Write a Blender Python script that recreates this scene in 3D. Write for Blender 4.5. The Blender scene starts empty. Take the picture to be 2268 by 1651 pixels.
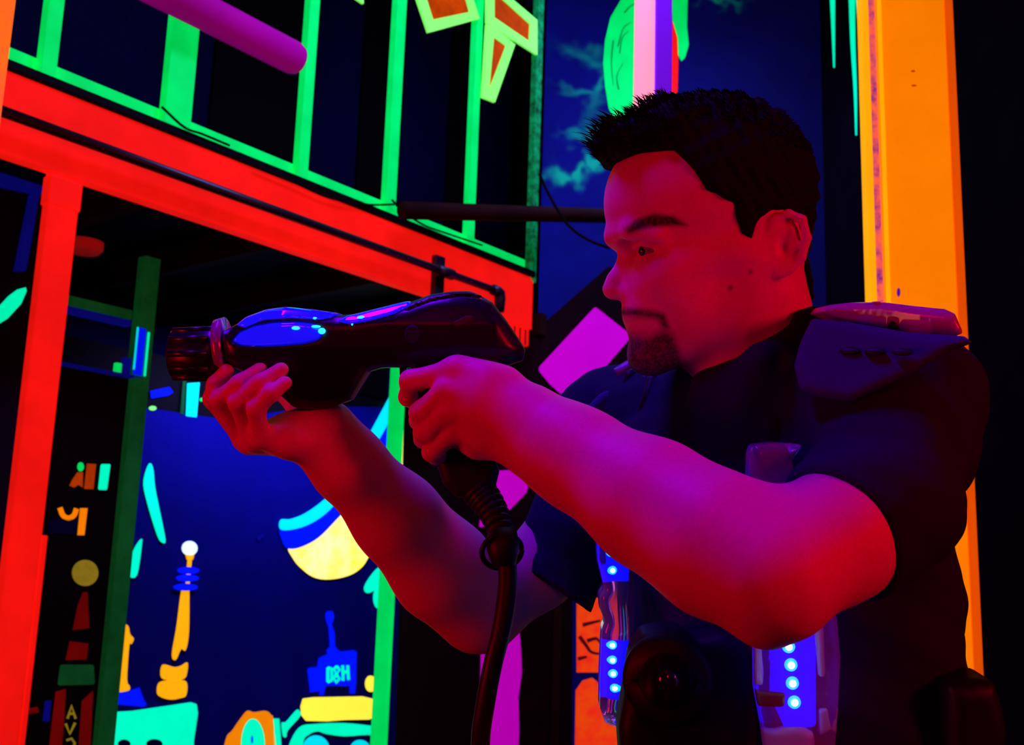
import bpy, bmesh, math, random
import numpy as np
from mathutils import Vector, Matrix
random.seed(7); rng = np.random.default_rng(7)
SC = bpy.context.scene
COL = SC.collection
# ------------------------------------------------------------------ camera
W, H, F = 2268.0, 1651.0, 2400.0
CAM = np.array([0.0, 0.0, 1.25])
_p, _r = math.radians(10.6), math.radians(1.9)
FW = np.array([0, math.cos(_p), math.sin(_p)])
_u0 = np.array([0, -math.sin(_p), math.cos(_p)]); _r0 = np.array([1.0, 0, 0])
RT = math.cos(_r)*_r0 + math.sin(_r)*_u0
UP = math.cos(_r)*_u0 - math.sin(_r)*_r0
cd = bpy.data.cameras.new('camera'); co = bpy.data.objects.new('camera', cd); COL.objects.link(co)
co.matrix_world = Matrix(((RT[0], UP[0], -FW[0], CAM[0]), (RT[1], UP[1], -FW[1], CAM[1]), (RT[2], UP[2], -FW[2], CAM[2]), (0, 0, 0, 1)))
cd.sensor_width = 36; cd.lens = F/W*36; cd.clip_start = 0.02; cd.clip_end = 60
cd.dof.use_dof = True; cd.dof.focus_distance = 1.0; cd.dof.aperture_fstop = 14
SC.camera = co
# ------------------------------------------------------------------ world, lamps, exposure
wd = bpy.data.worlds.new('world'); SC.world = wd; wd.use_nodes = True
wd.node_tree.nodes['Background'].inputs[0].default_value = (0.008, 0.0005, 0.02, 1)
wd.node_tree.nodes['Background'].inputs[1].default_value = 0.25
SC.view_settings.view_transform = 'Standard'; SC.view_settings.look = 'None'
SC.view_settings.exposure = 0.0; SC.view_settings.gamma = 1.0; SC.view_settings.use_curve_mapping = False

def lamp(name, loc, target, color, power, sx, sy, spread=180):
    l = bpy.data.lights.new(name, 'AREA'); l.shape = 'RECTANGLE'; l.size = sx; l.size_y = sy
    l.color = color; l.energy = power; l.spread = math.radians(spread)
    o = bpy.data.objects.new(name, l); COL.objects.link(o); o.location = loc
    d = Vector(target) - Vector(loc); o.rotation_euler = d.to_track_quat('-Z', 'Y').to_euler()
    return o
VIO = (0.13, 0.0, 1.0)
RED = (1.0, 0.0, 0.03)
# ceiling blacklights over the arena, added unseen red fills at right, front and left
lamp('ceiling_blacklight', (-0.45, 1.0, 2.75), (0.0, 1.0, 1.3), VIO, 12, 0.8, 0.12, 120)
lamp('balcony_blacklight', (0.3, 2.9, 4.1), (-0.6, 4.6, 2.9), (0.3, 0.3, 1.0), 52, 1.2, 0.2)
lamp('alcove_blacklight', (-0.95, 5.05, 2.25), (-1.3, 5.4, 1.4), (0.25, 0.25, 1.0), 16, 1.2, 0.12, 150)
lamp('wall_blacklight', (1.0, 4.6, 4.3), (0.6, 5.9, 2.9), (0.3, 0.3, 1.0), 22, 1.0, 0.2, 120)
lamp('red_fill_right', (1.60, -0.18, 1.75), (0.25, 1.0, 1.40), RED, 19, 0.35, 0.35)  # added area light for red glow coming off fluorescing surfaces
lamp('red_fill_front', (-0.35, -1.3, 2.1), (0.0, 1.0, 1.30), RED, 4.6, 0.5, 0.5)  # unseen frontal fill, added to lift the far arm
lamp('red_fill_left', (-1.5, 0.48, 1.15), (0.05, 1.1, 1.35), (1.0, 0.0, 0.02), 9.5, 0.2, 0.6)  # added rim light for the red post and beam glow
# ------------------------------------------------------------------ helpers
def lin(r, g, b):
    f = lambda c: (c/255/12.92 if c/255 <= .04045 else ((c/255+.055)/1.055)**2.4)
    return (f(r), f(g), f(b))
def ray(px, py):
    return FW + RT*((px-W/2)/F) + UP*((H/2-py)/F)
def C(px, py, d):                       # pixel + metres along the view axis -> world point
    return CAM + ray(px, py)*d
def to_world(p):                        # camera-space metres (right, up, depth) -> world
    p = np.asarray(p, float)
    return CAM + p[..., 0:1]*RT + p[..., 1:2]*UP + p[..., 2:3]*FW
def cs(px, py, d):                      # pixel + depth -> camera-space metres
    return np.array([(px-W/2)/F*d, (H/2-py)/F*d, d])
class Plane:
    def __init__(s, o, u):
        s.o = np.array(o, float); s.u = np.array(u, float)/np.linalg.norm(u); s.v = np.array([0, 0, 1.0])
        s.n = np.cross(s.u, s.v)
        if np.dot(s.n, CAM - s.o) < 0: s.n = -s.n
    def back(s, d): return Plane(s.o - s.n*d, s.u)
    def hit(s, px, py):
        r = ray(px, py); t = np.dot(s.o - CAM, s.n)/np.dot(r, s.n); return CAM + r*t
    def uz(s, px, py):
        p = s.hit(px, py); return float(np.dot(p - s.o, s.u)), float(p[2])
    def at(s, u, z, w=0.0):
        p = s.o + s.u*u + s.n*w; return np.array([p[0], p[1], z])

def mesh(name, verts, faces, m=None, parent=None, smooth=False):
    me = bpy.data.meshes.new(name); me.from_pydata([tuple(map(float, v)) for v in verts], [], [tuple(int(i) for i in f) for f in faces]); me.update()
    if smooth: me.polygons.foreach_set('use_smooth', [True]*len(me.polygons))
    if m: me.materials.append(m)
    o = bpy.data.objects.new(name, me); COL.objects.link(o)
    if parent is not None: o.parent = parent; o.matrix_parent_inverse = parent.matrix_world.inverted()
    return o
def tag(o, label, cat=None, group=None, kind=None):
    o['label'] = label
    if cat: o['category'] = cat
    if group: o['group'] = group
    if kind: o['kind'] = kind
    return o
def empty(name, loc, label=None, cat=None, group=None, kind=None):
    o = bpy.data.objects.new(name, None); COL.objects.link(o); o.location = tuple(map(float, loc)); o.empty_display_size = .1
    o.matrix_world = Matrix.Translation(Vector(tuple(map(float, loc))))
    if label: tag(o, label, cat, group, kind)
    return o
def bevel(o, w=.004, seg=2):
    b = o.modifiers.new('bevel', 'BEVEL'); b.width = w; b.segments = seg; b.limit_method = 'ANGLE'; b.angle_limit = math.radians(40)
    return o
def box(name, p0, ax, ay, az, m, parent=None, bw=0.0):      # corner + three edge vectors
    p0, ax, ay, az = map(lambda a: np.asarray(a, float), (p0, ax, ay, az))
    vs = [p0, p0+ax, p0+ax+ay, p0+ay, p0+az, p0+ax+az, p0+ax+ay+az, p0+ay+az]
    fs = [(0, 3, 2, 1), (4, 5, 6, 7), (0, 1, 5, 4), (1, 2, 6, 5), (2, 3, 7, 6), (3, 0, 4, 7)]
    if np.dot(np.cross(ax, ay), az) < 0: fs = [f[::-1] for f in fs]
    o = mesh(name, vs, fs, m, parent)
    if bw: bevel(o, bw)
    return o
def prism(name, pl, pix, t, m, parent=None, off=0.0, bw=0.0):   # outline on a plane, given real thickness
    if isinstance(pix[0], np.ndarray) and len(pix[0]) == 3: pts = pix
    else: pts = [pl.hit(*p) for p in pix]
    n = len(pts); f = [p + pl.n*(off+t) for p in pts]; b = [p + pl.n*off for p in pts]
    # orientation
    c = np.zeros(3)
    for i in range(n): c += np.cross(f[i]-f[0], f[(i+1) % n]-f[0])
    if np.dot(c, pl.n) < 0: f = f[::-1]; b = b[::-1]
    faces = [tuple(range(n)), tuple(range(2*n-1, n-1, -1))]
    for i in range(n):
        j = (i+1) % n; faces.append((i, n+i, n+j, j))
    o = mesh(name, f+b, faces, m, parent)
    if bw: bevel(o, bw)
    return o
def ell(cx, cy, rx, ry, n=28, rot=0, a0=0, a1=360):
    r = math.radians(rot); out = []
    for i in range(n):
        a = math.radians(a0 + (a1-a0)*i/(n if a1-a0 == 360 else n-1))
        x, y = rx*math.cos(a), ry*math.sin(a)
        out.append((cx + x*math.cos(r) - y*math.sin(r), cy + x*math.sin(r) + y*math.cos(r)))
    return out
def stroke(pts, w, w2=None):            # thick line outline from a polyline (pixels)
    P = [np.array(p, float) for p in pts]; L, R = [], []
    for i, p in enumerate(P):
        a = P[max(i-1, 0)]; b = P[min(i+1, len(P)-1)]; d = b-a; d /= np.linalg.norm(d)+1e-9
        n = np.array([-d[1], d[0]]); ww = w if w2 is None else w + (w2-w)*i/(len(P)-1)
        L.append(tuple(p+n*ww/2)); R.append(tuple(p-n*ww/2))
    return L + R[::-1]
def frame_basis(t):
    t = t/np.linalg.norm(t); a = np.array([0, 0, 1.0]) if abs(t[2]) < .9 else np.array([1.0, 0, 0])
    x = np.cross(a, t); x /= np.linalg.norm(x); return x, np.cross(t, x)
def tube_geo(pts, rad, n=14, caps=True):
    pts = [np.asarray(p, float) for p in pts]; rad = rad if hasattr(rad, '__len__') else [rad]*len(pts)
    vs, fs = [], []; x = None
    for i, p in enumerate(pts):
        t = pts[min(i+1, len(pts)-1)] - pts[max(i-1, 0)]; t /= np.linalg.norm(t)+1e-12
        if x is None: x, y = frame_basis(t)
        else:
            x = x - t*np.dot(x, t); x /= np.linalg.norm(x); y = np.cross(t, x)
        for k in range(n):
            a = 2*math.pi*k/n; vs.append(p + rad[i]*(math.cos(a)*x + math.sin(a)*y))
    for i in range(len(pts)-1):
        for k in range(n):
            a, b = i*n+k, i*n+(k+1) % n; fs.append((a, b, b+n, a+n))
    if caps:
        fs.append(tuple(range(n-1, -1, -1))); s = (len(pts)-1)*n; fs.append(tuple(range(s, s+n)))
    return vs, fs
def tube(name, pts, rad, m, parent=None, n=14):
    v, f = tube_geo(pts, rad, n); return mesh(name, v, f, m, parent, True)
def merge(geos):
    V, Fs = [], []
    for v, f in geos:
        k = len(V); V += list(v); Fs += [tuple(i+k for i in q) for q in f]
    return V, Fs
def spline(pts, n=8):                   # Catmull-Rom through points
    P = [np.asarray(p, float) for p in pts]; P = [2*P[0]-P[1]] + P + [2*P[-1]-P[-2]]; out = []
    for i in range(1, len(P)-2):
        for k in range(n):
            t = k/n; a, b, c, d = P[i-1:i+3]
            out.append(.5*((2*b) + (c-a)*t + (2*a-5*b+4*c-d)*t*t + (3*b-a-3*c+d)*t**3))
    return out + [P[-2]]
def closed(pix, n=4):
    P = [np.asarray(p, float) for p in pix]; N = len(P); out = []
    for i in range(N):
        a, b, c, d = P[i-1], P[i], P[(i+1) % N], P[(i+2) % N]
        for k in range(n):
            t = k/n; out.append(tuple(.5*((2*b)+(c-a)*t+(2*a-5*b+4*c-d)*t*t+(3*b-a-3*c+d)*t**3)))
    return out
# ------------------------------------------------------------------ materials
MATS = {}
def mat(name, base, rough=.6, glow=0.0, glowcol=None, mottle=0.0, mscale=6.0, spec=.04, metal=0.0, bump=0.0, bscale=60, trans=0.0, alpha=1.0, coat=0.0, stain=None):
    if name in MATS: return MATS[name]
    m = bpy.data.materials.new(name); m.use_nodes = True; nt = m.node_tree; b = nt.nodes['Principled BSDF']
    b.inputs['Base Color'].default_value = (*base, 1); b.inputs['Roughness'].default_value = rough
    b.inputs['Metallic'].default_value = metal; b.inputs['Specular IOR Level'].default_value = spec
    b.inputs['Transmission Weight'].default_value = trans; b.inputs['Alpha'].default_value = alpha; b.inputs['Coat Weight'].default_value = coat
    g = glowcol or base
    b.inputs['Emission Color'].default_value = (*g, 1); b.inputs['Emission Strength'].default_value = glow
    if mottle or bump or stain:
        tc = nt.nodes.new('ShaderNodeTexCoord'); no = nt.nodes.new('ShaderNodeTexNoise')
        no.inputs['Scale'].default_value = mscale; no.inputs['Detail'].default_value = 6; no.inputs['Roughness'].default_value = .65
        nt.links.new(tc.outputs['Object'], no.inputs['Vector'])
        if mottle or stain:
            rp = nt.nodes.new('ShaderNodeValToRGB'); rp.color_ramp.elements[0].position = .3; rp.color_ramp.elements[1].position = .7
            k = 1-mottle; st = stain or tuple(c*k for c in base)
            rp.color_ramp.elements[0].color = (*st, 1); rp.color_ramp.elements[1].color = (*base, 1)
            nt.links.new(no.outputs['Fac'], rp.inputs['Fac']); nt.links.new(rp.outputs['Color'], b.inputs['Base Color'])
            if glow and not glowcol: nt.links.new(rp.outputs['Color'], b.inputs['Emission Color'])
        if bump:
            n2 = nt.nodes.new('ShaderNodeTexNoise'); n2.inputs['Scale'].default_value = bscale; n2.inputs['Detail'].default_value = 4
            nt.links.new(tc.outputs['Object'], n2.inputs['Vector'])
            bp = nt.nodes.new('ShaderNodeBump'); bp.inputs['Strength'].default_value = bump; bp.inputs['Distance'].default_value = .004
            nt.links.new(n2.outputs['Fac'], bp.inputs['Height']); nt.links.new(bp.outputs['Normal'], b.inputs['Normal'])
    MATS[name] = m; return m
# fluorescent paints: they really give off light under the blacklights
GREEN = mat('fluorescent_green', lin(0, 240, 95), .6, .82, mottle=.25, bump=.15)
CYAN = mat('fluorescent_cyan_green', lin(0, 252, 185), .6, 1.0, mottle=.15)
AQUA = mat('fluorescent_aqua', lin(0, 240, 245), .6, .85, mottle=.1)
REDP = mat('fluorescent_red', lin(255, 22, 14), .6, .8, mottle=.3, mscale=3, bump=.2)
ORANGE = mat('fluorescent_orange', lin(255, 138, 0), .6, .8, mottle=.12, mscale=5, bump=.35, bscale=120)
ORANGE2 = mat('fluorescent_yellow_orange', lin(255, 175, 10), .6, .95, mottle=.1)
YELLOW = mat('fluorescent_yellow', lin(255, 225, 60), .6, 1.25, mottle=.12)
CREAM = mat('fluorescent_pale_yellow', lin(255, 238, 150), .6, 1.3, stain=lin(255, 220, 20), mscale=9)
LIME = mat('fluorescent_lime', lin(130, 255, 95), .6, .85, mottle=.1)
BLUEP = mat('fluorescent_blue', lin(0, 20, 255), .6, .8, mottle=.1)
MAGENTA = mat('fluorescent_magenta', lin(190, 0, 185), .6, .75, mottle=.08)
PURPLE = mat('purple_padding', lin(165, 0, 135), .7, .42, mottle=.3, mscale=2)
RUST = mat('rust_orange_paint', lin(215, 75, 0), .7, .5, mottle=.5, mscale=8)
DGREEN = mat('dark_and_shaded_green', lin(20, 110, 45), .7, .25, mottle=.5, mscale=7, bump=.2)  # post and panel green: dimness away from the blacklights is in the colour
DRED = mat('shaded_panel_red', lin(120, 5, 5), .7, .5, mottle=.4)  # panel red, darkened in the colour for weak blacklight
DYEL = mat('shaded_panel_yellow', lin(150, 135, 30), .7, .6, mottle=.3, mscale=30)  # panel yellow, weak blacklight put into its tone and low glow
DBLUE = mat('dull_blue_paint', lin(10, 10, 130), .7, .5, mottle=.3)
WHITEGLOW = mat('fluorescent_white', lin(225, 255, 240), .5, 1.0)
BLACK = mat('black_paint', (.004, .003, .004), .6, bump=.2)
MAROON = mat('black_maroon_board', (.014, .002, .006), .7, mottle=.5, bump=.2)
NAVY = mat('navy_wall_paint', (.004, .006, .16), .75, mottle=.3, mscale=3, bump=.2)
NAVYD = mat('dark_navy_paint', (.003, .003, .05), .75, mottle=.3, bump=.2)
MURALBLUE = mat('mural_blue_paint', (.004, .004, .22), .75, mottle=.35, mscale=1.6, bump=.1)
PIPEM = mat('black_steel_pipe', (.02, .015, .03), .35, spec=.5, metal=.3)
BROWN = mat('dark_brown_wood', (.03, .008, .006), .7, mottle=.5, bump=.3)
# ------------------------------------------------------------------ the place
BP = Plane((-1.4175, 3.0, 0), (.611, .791, 0))        # balcony face
FP = BP.back(.50)                                    # frame under the balcony
MW = BP.back(1.35)                                   # mural wall under the balcony
BW = BP.back(1.75)                                   # wall behind the balcony walkway
CW = Plane((0, 5.9, 0), (1, 0, 0))                  # cloud wall
PT = Plane((0, 5.12, 0), (1, 0, 0))                  # dark partition
RW = Plane((1.75, 5.9, 0), (.42, -2.5, 0))          # right wall
def wallstrip(name, pl, u0, u1, z0, z1, m, t=.08, label=None):
    o = box(name, pl.at(u0, z0), pl.u*(u1-u0), -pl.n*t, np.array([0, 0, z1-z0]), m)
    o['kind'] = 'structure'
    if label: o['label'] = label
    return o
fl = mesh('floor', [(-4, -2.5, 0), (3.2, -2.5, 0), (3.2, 7.5, 0), (-4, 7.5, 0), (-4, -2.5, -.1), (3.2, -2.5, -.1), (3.2, 7.5, -.1), (-4, 7.5, -.1)],
          [(0, 1, 2, 3), (7, 6, 5, 4), (0, 4, 5, 1), (1, 5, 6, 2), (2, 6, 7, 3), (3, 7, 4, 0)], mat('dark_carpet', (.01, .008, .012), .95, bump=.5, bscale=200))
tag(fl, 'dark carpet floor of the arena', kind='structure')
ce = mesh('ceiling', [(-4, -2.5, 5.6), (3.2, -2.5, 5.6), (3.2, 7.5, 5.6), (-4, 7.5, 5.6), (-4, -2.5, 5.7), (3.2, -2.5, 5.7), (3.2, 7.5, 5.7), (-4, 7.5, 5.7)],
          [(3, 2, 1, 0), (4, 5, 6, 7), (1, 5, 4, 0), (2, 6, 5, 1), (3, 7, 6, 2), (0, 4, 7, 3)], BLACK)
tag(ce, 'black arena ceiling', kind='structure')
# --- cloud wall with painted sky (paint lives in a colour attribute on a dense grid)
def painted_wall():
    x0, x1 = 0.135, 1.75; z0, z1 = 0.0, 5.6; nx, nz = 260, 640
    xs = np.linspace(x0, x1, nx); zs = np.linspace(z0, z1, nz)
    X, Z = np.meshgrid(xs, zs, indexing='ij')
    P = np.stack([X, np.full_like(X, 5.9), Z], -1) - CAM
    d = P @ FW; px = W/2 + F*(P @ RT)/d; py = H/2 - F*(P @ UP)/d
    def vnoise(a, b, s, seed):
        r = np.random.default_rng(seed).random((64, 64)); a = a/s; b = b/s
        i, j = np.floor(a).astype(int), np.floor(b).astype(int); fa, fb = a-i, b-j
        fa = fa*fa*(3-2*fa); fb = fb*fb*(3-2*fb); g = lambda p, q: r[p % 64, q % 64]
        return (g(i, j)*(1-fa)+g(i+1, j)*fa)*(1-fb)+(g(i, j+1)*(1-fa)+g(i+1, j+1)*fa)*fb
    tur = .5*vnoise(px, py, 60, 1)+.3*vnoise(px, py, 28, 2)+.2*vnoise(px, py, 13, 3)
    cl = np.zeros_like(px); qx, qy = px, py
    px = px+34*(vnoise(qx, qy, 34, 4)-.5)+22*(vnoise(qx, qy, 15, 5)-.5); py = py+34*(vnoise(qx, qy, 34, 6)-.5)+22*(vnoise(qx, qy, 15, 7)-.5)
    def blob(cx, cy, rx, ry, rot, amp):
        r = math.radians(rot); dx, dy = px-cx, py-cy
        a = (dx*math.cos(r)+dy*math.sin(r))/rx; b = (-dx*math.sin(r)+dy*math.cos(r))/ry
        return amp*np.exp(-(a*a+b*b)**1.3)
    for q in [(1305, 118, 55, 16, 18, .5), (1275, 108, 30, 9, 12, .3), (1290, 200, 55, 9, 10, .6), (1325, 240, 20, 40, 0, .5), (1312, 290, 22, 28, 0, .6),
              (1275, 298, 26, 14, 0, .6), (1236, 388, 26, 18, 10, 1.1), (1285, 390, 30, 14, -18, 1.15), (1324, 366, 16, 18, -30, 1.1), (1232, 375, 12, 10, 0, .5),
              (1330, 180, 12, 40, 0, .5), (1600, 2, 40, 7, 0, .6)]:
        cl = np.maximum(cl, blob(*q))
    cl = np.clip(cl*(.1+1.5*tur), 0, 1)
    base = np.array([.001, .002, .12]); skyd = np.array([.001, .001, .045]); px = qx; cloud = np.array(lin(5, 165, 118))
    k = np.clip((px-1190)/520, 0, 1)[..., None]
    col = base*(1-k)+skyd*k
    col = col*(.75+.5*tur[..., None]); col = col*(1-cl[..., None])+cloud*cl[..., None]
    idx = np.arange(nx*nz).reshape(nx, nz)
    f = np.stack([idx[:-1, :-1], idx[1:, :-1], idx[1:, 1:], idx[:-1, 1:]], -1).reshape(-1, 4)
    v = np.stack([X, np.full_like(X, 5.9), Z], -1).reshape(-1, 3)
    m = bpy.data.materials.new('painted_sky'); m.use_nodes = True; b = m.node_tree.nodes['Principled BSDF']
    a = m.node_tree.nodes.new('ShaderNodeVertexColor'); a.layer_name = 'paint'
    m.node_tree.links.new(a.outputs['Color'], b.inputs['Base Color']); m.node_tree.links.new(a.outputs['Color'], b.inputs['Emission Color'])
    b.inputs['Emission Strength'].default_value = .35; b.inputs['Roughness'].default_value = .8; b.inputs['Specular IOR Level'].default_value = .1
    o = mesh('wall_back', v, f, m)
    at = o.data.color_attributes.new('paint', 'FLOAT_COLOR', 'POINT')
    at.data.foreach_set('color', np.concatenate([col.reshape(-1, 3), np.ones((nx*nz, 1))], 1).astype(np.float32).ravel())
    s = o.modifiers.new('thick', 'SOLIDIFY'); s.thickness = .06; s.offset = -1
    return tag(o, 'blue painted wall with a night sky of turquoise clouds', kind='structure')
wb = painted_wall()
# painted face-like green shape and red shape on the sky wall
prism('painted_green_oval', CW, [(1412, -20), (1375, 0), (1352, 40), (1340, 90), (1336, 140), (1340, 190), (1348, 240), (1365, 275), (1400, 290), (1440, 280), (1440, -20)], .006, GREEN, wb)['label'] = 'bright green swirled oval painted on the sky'
for pts in ([(1372, 120), (1378, 85), (1392, 70)], [(1368, 105), (1380, 65), (1398, 50)], [(1370, 200), (1366, 170), (1380, 140)], [(1382, 30), (1396, 15), (1406, 10)], [(1358, 90), (1354, 140), (1358, 190)]):
    prism('painted_swirl', CW, stroke(spline(pts, 5), 3, 1.5), .002, DGREEN, wb, off=.006)
prism('painted_green_drip', CW, [(1488, -20), (1523, -20), (1521, 60), (1525, 100), (1517, 128), (1509, 136), (1500, 118), (1494, 80), (1490, 50)], .006, GREEN, wb)['label'] = 'green drip painted beside the tube lamp'
prism('painted_red_shape', CW, [(1470, 30), (1490, 50), (1500, 85), (1502, 140), (1498, 250), (1470, 250)], .008, REDP, wb)['label'] = 'red shape painted behind the tube lamp'
# lava pictures low on the wall
LAVA = mat('lava_paint', lin(255, 30, 25), .6, .7, stain=lin(255, 85, 5), mscale=9)
LAVAD = mat('dark_lava_squiggle', lin(110, 10, 25), .7, .3)
for nm, pg in (('painted_lava', [(1277, 1325), (1420, 1325), (1420, 1490), (1277, 1490)]), ('painted_lava', [(1275, 1530), (1290, 1508), (1312, 1502), (1340, 1525), (1420, 1525), (1420, 1720), (1272, 1720)]), ('painted_lava', [(1388, 700), (1440, 700), (1440, 800), (1388, 800)])):
    prism(nm, CW, pg, .005, LAVA, wb)
for pts in ([(1290, 1385), (1310, 1380), (1330, 1375)], [(1283, 1410), (1298, 1430), (1310, 1445), (1335, 1450)], [(1300, 1420), (1320, 1415), (1330, 1425)], [(1280, 1460), (1300, 1455)]):
    prism('painted_squiggle', CW, stroke(spline(pts, 4), 9, 5), .002, LAVAD, wb, off=.006)
# --- right wall with green drips
rw = wallstrip('wall_right', RW, 0, 5.2, 0, 5.6, mat('dark_violet_wall', (.006, .002, .008), .8, mottle=.4, bump=.3), label='nearly black side wall behind the orange column')
for pts, w0 in (([(1844, -20), (1846, 60), (1848, 150)], 11), ([(1887, -20), (1890, 100), (1895, 200), (1897, 300)], 13), ([(1898, -20), (1900, 15), (1901, 40)], 6)):
    prism('painted_drip', RW, stroke(spline(pts, 5), w0, 2), .004, CYAN, rw)
# --- navy wall behind the balcony with black strips added as shadow gaps between panels
bw = wallstrip('wall_balcony', BW, -1.2, 5.0, 2.25, 5.6, NAVYD, label='navy wall behind the balcony railing with black vertical strips for shadow gaps')
for a, b in ((455, 660), (790, 880), (988, 1042), (1128, 1186)):
    u0, u1 = BW.uz(a, 300)[0], BW.uz(b, 300)[0]
    box('board', BW.at(u0, 2.3, .002), BW.u*(u1-u0), BW.n*.03, (0, 0, 3.28), BLACK, bw, .004)  # black strip modelled where the gap between panels lies in shadow
# --- wall under the balcony with the big mural
mwall = wallstrip('wall_mural', MW, -1.3, 3.0, 0, 2.2, BLACK, label='black wall under the balcony carrying a glowing mural')
def mp(nm, pix, m, off=.008, t=.004, label=None, pl=MW, par=None):
    if nm in ('painted_moon', 'painted_rim', 'painted_leaf', 'painted_drum', 'painted_hood', 'painted_spire', 'painted_post', 'painted_pot', 'painted_collar', 'painted_arm') and len(pix) < 24: pix = closed(pix)
    o = prism(nm, pl, pix, t, m, par or mwall, off=off)
    if label: o['label'] = label
    return o
mp('painted_blue_field', [(180, 885), (330, 905), (500, 930), (700, 900), (960, 905), (960, 1780), (150, 1780)], MURALBLUE, 0, .006, 'deep blue painted field of the mural')
# tower with globe
mp('painted_globe', ell(417, 1215, 17, 16), WHITEGLOW, label='pale glowing globe on top of the painted tower')
mp('painted_neck', [(408, 1229), (427, 1229), (424, 1240), (411, 1240)], ORANGE2)
mp('painted_spire', [(413, 1240), (421, 1240), (419, 1265), (416, 1300), (416, 1312), (415, 1400), (408, 1440), (398, 1438), (386, 1462), (378, 1450), (388, 1390), (397, 1320), (400, 1308), (408, 1300)], ORANGE2, label='tapering orange spire of the painted tower')
for cx, cy, rx in ((413, 1264, 24), (411, 1281, 25), (407, 1301, 27)):
    mp('painted_ring', ell(cx, cy, rx, 8), BLUEP, off=.012)
mp('painted_collar', [(357, 1473), (383, 1478), (398, 1475), (412, 1468), (411, 1490), (405, 1503), (385, 1508), (355, 1502)], ORANGE2)
mp('painted_pot', [(350, 1512), (380, 1507), (409, 1510), (409, 1540), (395, 1547), (375, 1550), (355, 1545), (345, 1535)], ORANGE2, label='orange pot under the painted tower')
# rocket-like post on a blue foot and a green block
mp('painted_post', [(271, 1387), (277, 1384), (282, 1390), (285, 1405), (293, 1415), (288, 1427), (283, 1430), (278, 1505), (284, 1520), (281, 1530), (253, 1533), (254, 1520), (263, 1510), (266, 1480), (272, 1428), (268, 1420)], ORANGE2)
mp('painted_foot', [(246, 1535), (280, 1532), (306, 1523), (313, 1545), (322, 1562), (315, 1566), (246, 1560)], BLUEP)
mp('painted_block', [(240, 1578), (290, 1575), (420, 1556), (432, 1560), (435, 1580), (426, 1640), (424, 1720), (238, 1720)], CYAN, label='large turquoise green block in the mural corner')
mp('painted_eye', ell(271, 1648, 14, 10), NAVYD, off=.0125, t=.002); mp('painted_eye', ell(338, 1648, 18, 11), NAVYD, off=.0125, t=.002)
# turquoise leaf strokes
mp('painted_leaf', [(329, 1027), (336, 1040), (340, 1080), (350, 1130), (363, 1196), (356, 1202), (345, 1185), (325, 1120), (315, 1075), (320, 1045)], CYAN, label='long turquoise leaf beside the dim green post')
mp('painted_leaf', [(309, 1195), (311, 1205), (300, 1274), (282, 1275), (284, 1245), (295, 1215)], CYAN)
# cyan bar and blue dash above the mural
mp('painted_bar', [(412, 850), (439, 848), (432, 925), (409, 922)], AQUA); mp('painted_bar', [(402, 845), (409, 845), (404, 918), (396, 918)], DGREEN)
mp('painted_dot', ell(444, 886, 5, 4, 14), GREEN); mp('painted_dot', ell(335, 905, 8, 5, 14), LIME)
mp('painted_dash', [(330, 867), (372, 858), (380, 870), (368, 877), (332, 883)], BLUEP)
mp('painted_small_dash', [(565, 1190), (580, 1183), (582, 1188), (570, 1200)], DBLUE)
# large pale yellow moon boat with blue and aqua rims
mp('painted_moon', [(636, 1215), (660, 1213), (700, 1190), (740, 1150), (775, 1110), (830, 1020), (880, 940), (900, 950), (900, 1190), (860, 1200), (822, 1222), (800, 1255), (770, 1275), (725, 1284), (690, 1278), (660, 1255), (645, 1235)], CREAM, .008, label='large pale yellow moon painted on the mural')
mp('painted_rim', [(617, 1172), (660, 1168), (705, 1145), (745, 1105), (790, 1040), (840, 950), (880, 895), (900, 905), (880, 945), (830, 1025), (775, 1112), (740, 1152), (700, 1192), (660, 1213), (632, 1215), (620, 1195)], BLUEP, .013, label='blue rim band of the painted moon')
mp('painted_rim', [(616, 1152), (640, 1150), (680, 1132), (730, 1090), (780, 1020), (830, 930), (868, 862), (885, 865), (850, 945), (790, 1045), (745, 1107), (705, 1146), (660, 1169), (617, 1174)], AQUA, .018, label='aqua upper rim of the painted moon')
mp('painted_leaf', [(804, 1300), (830, 1262), (850, 1255), (850, 1285), (815, 1314)], CYAN); mp('painted_leaf', ell(836, 1325, 12, 24), CYAN)
# blue radio with aerial and letters, yellow bar, orange drum
mp('painted_radio', [(718, 1360), (723, 1354), (733, 1354), (737, 1364), (734, 1378), (731, 1382), (738, 1402), (739, 1432), (748, 1442), (753, 1444), (780, 1440), (787, 1444), (786, 1510), (783, 1537), (772, 1537), (771, 1520), (718, 1520), (714, 1540), (704, 1540), (706, 1532), (684, 1534), (678, 1485), (682, 1479), (700, 1478), (703, 1458), (722, 1450), (721, 1440), (728, 1433), (725, 1390), (719, 1374)], BLUEP, label='blue painted radio with aerial and turquoise letters')
for st in ([(722, 1479), (722, 1511)], [(722, 1479), (730, 1481), (731, 1494), (730, 1508), (722, 1511)], [(742, 1476), (736, 1482), (741, 1494), (748, 1484), (742, 1476)], [(741, 1494), (735, 1503), (741, 1512), (748, 1504), (741, 1494)],
           [(755, 1474), (756, 1508)], [(755, 1490), (765, 1488)], [(766, 1474), (768, 1506)]):
    mp('painted_letter', stroke(st, 6), CYAN, off=.0125, t=.002)
mp('painted_bar', [(668, 1548), (690, 1545), (800, 1543), (822, 1548), (822, 1590), (815, 1594), (760, 1595), (720, 1598), (675, 1597), (665, 1585), (663, 1565)], YELLOW, label='long yellow bar under the painted radio')
mp('painted_dot', ell(818, 1515, 12, 18), YELLOW)
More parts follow.
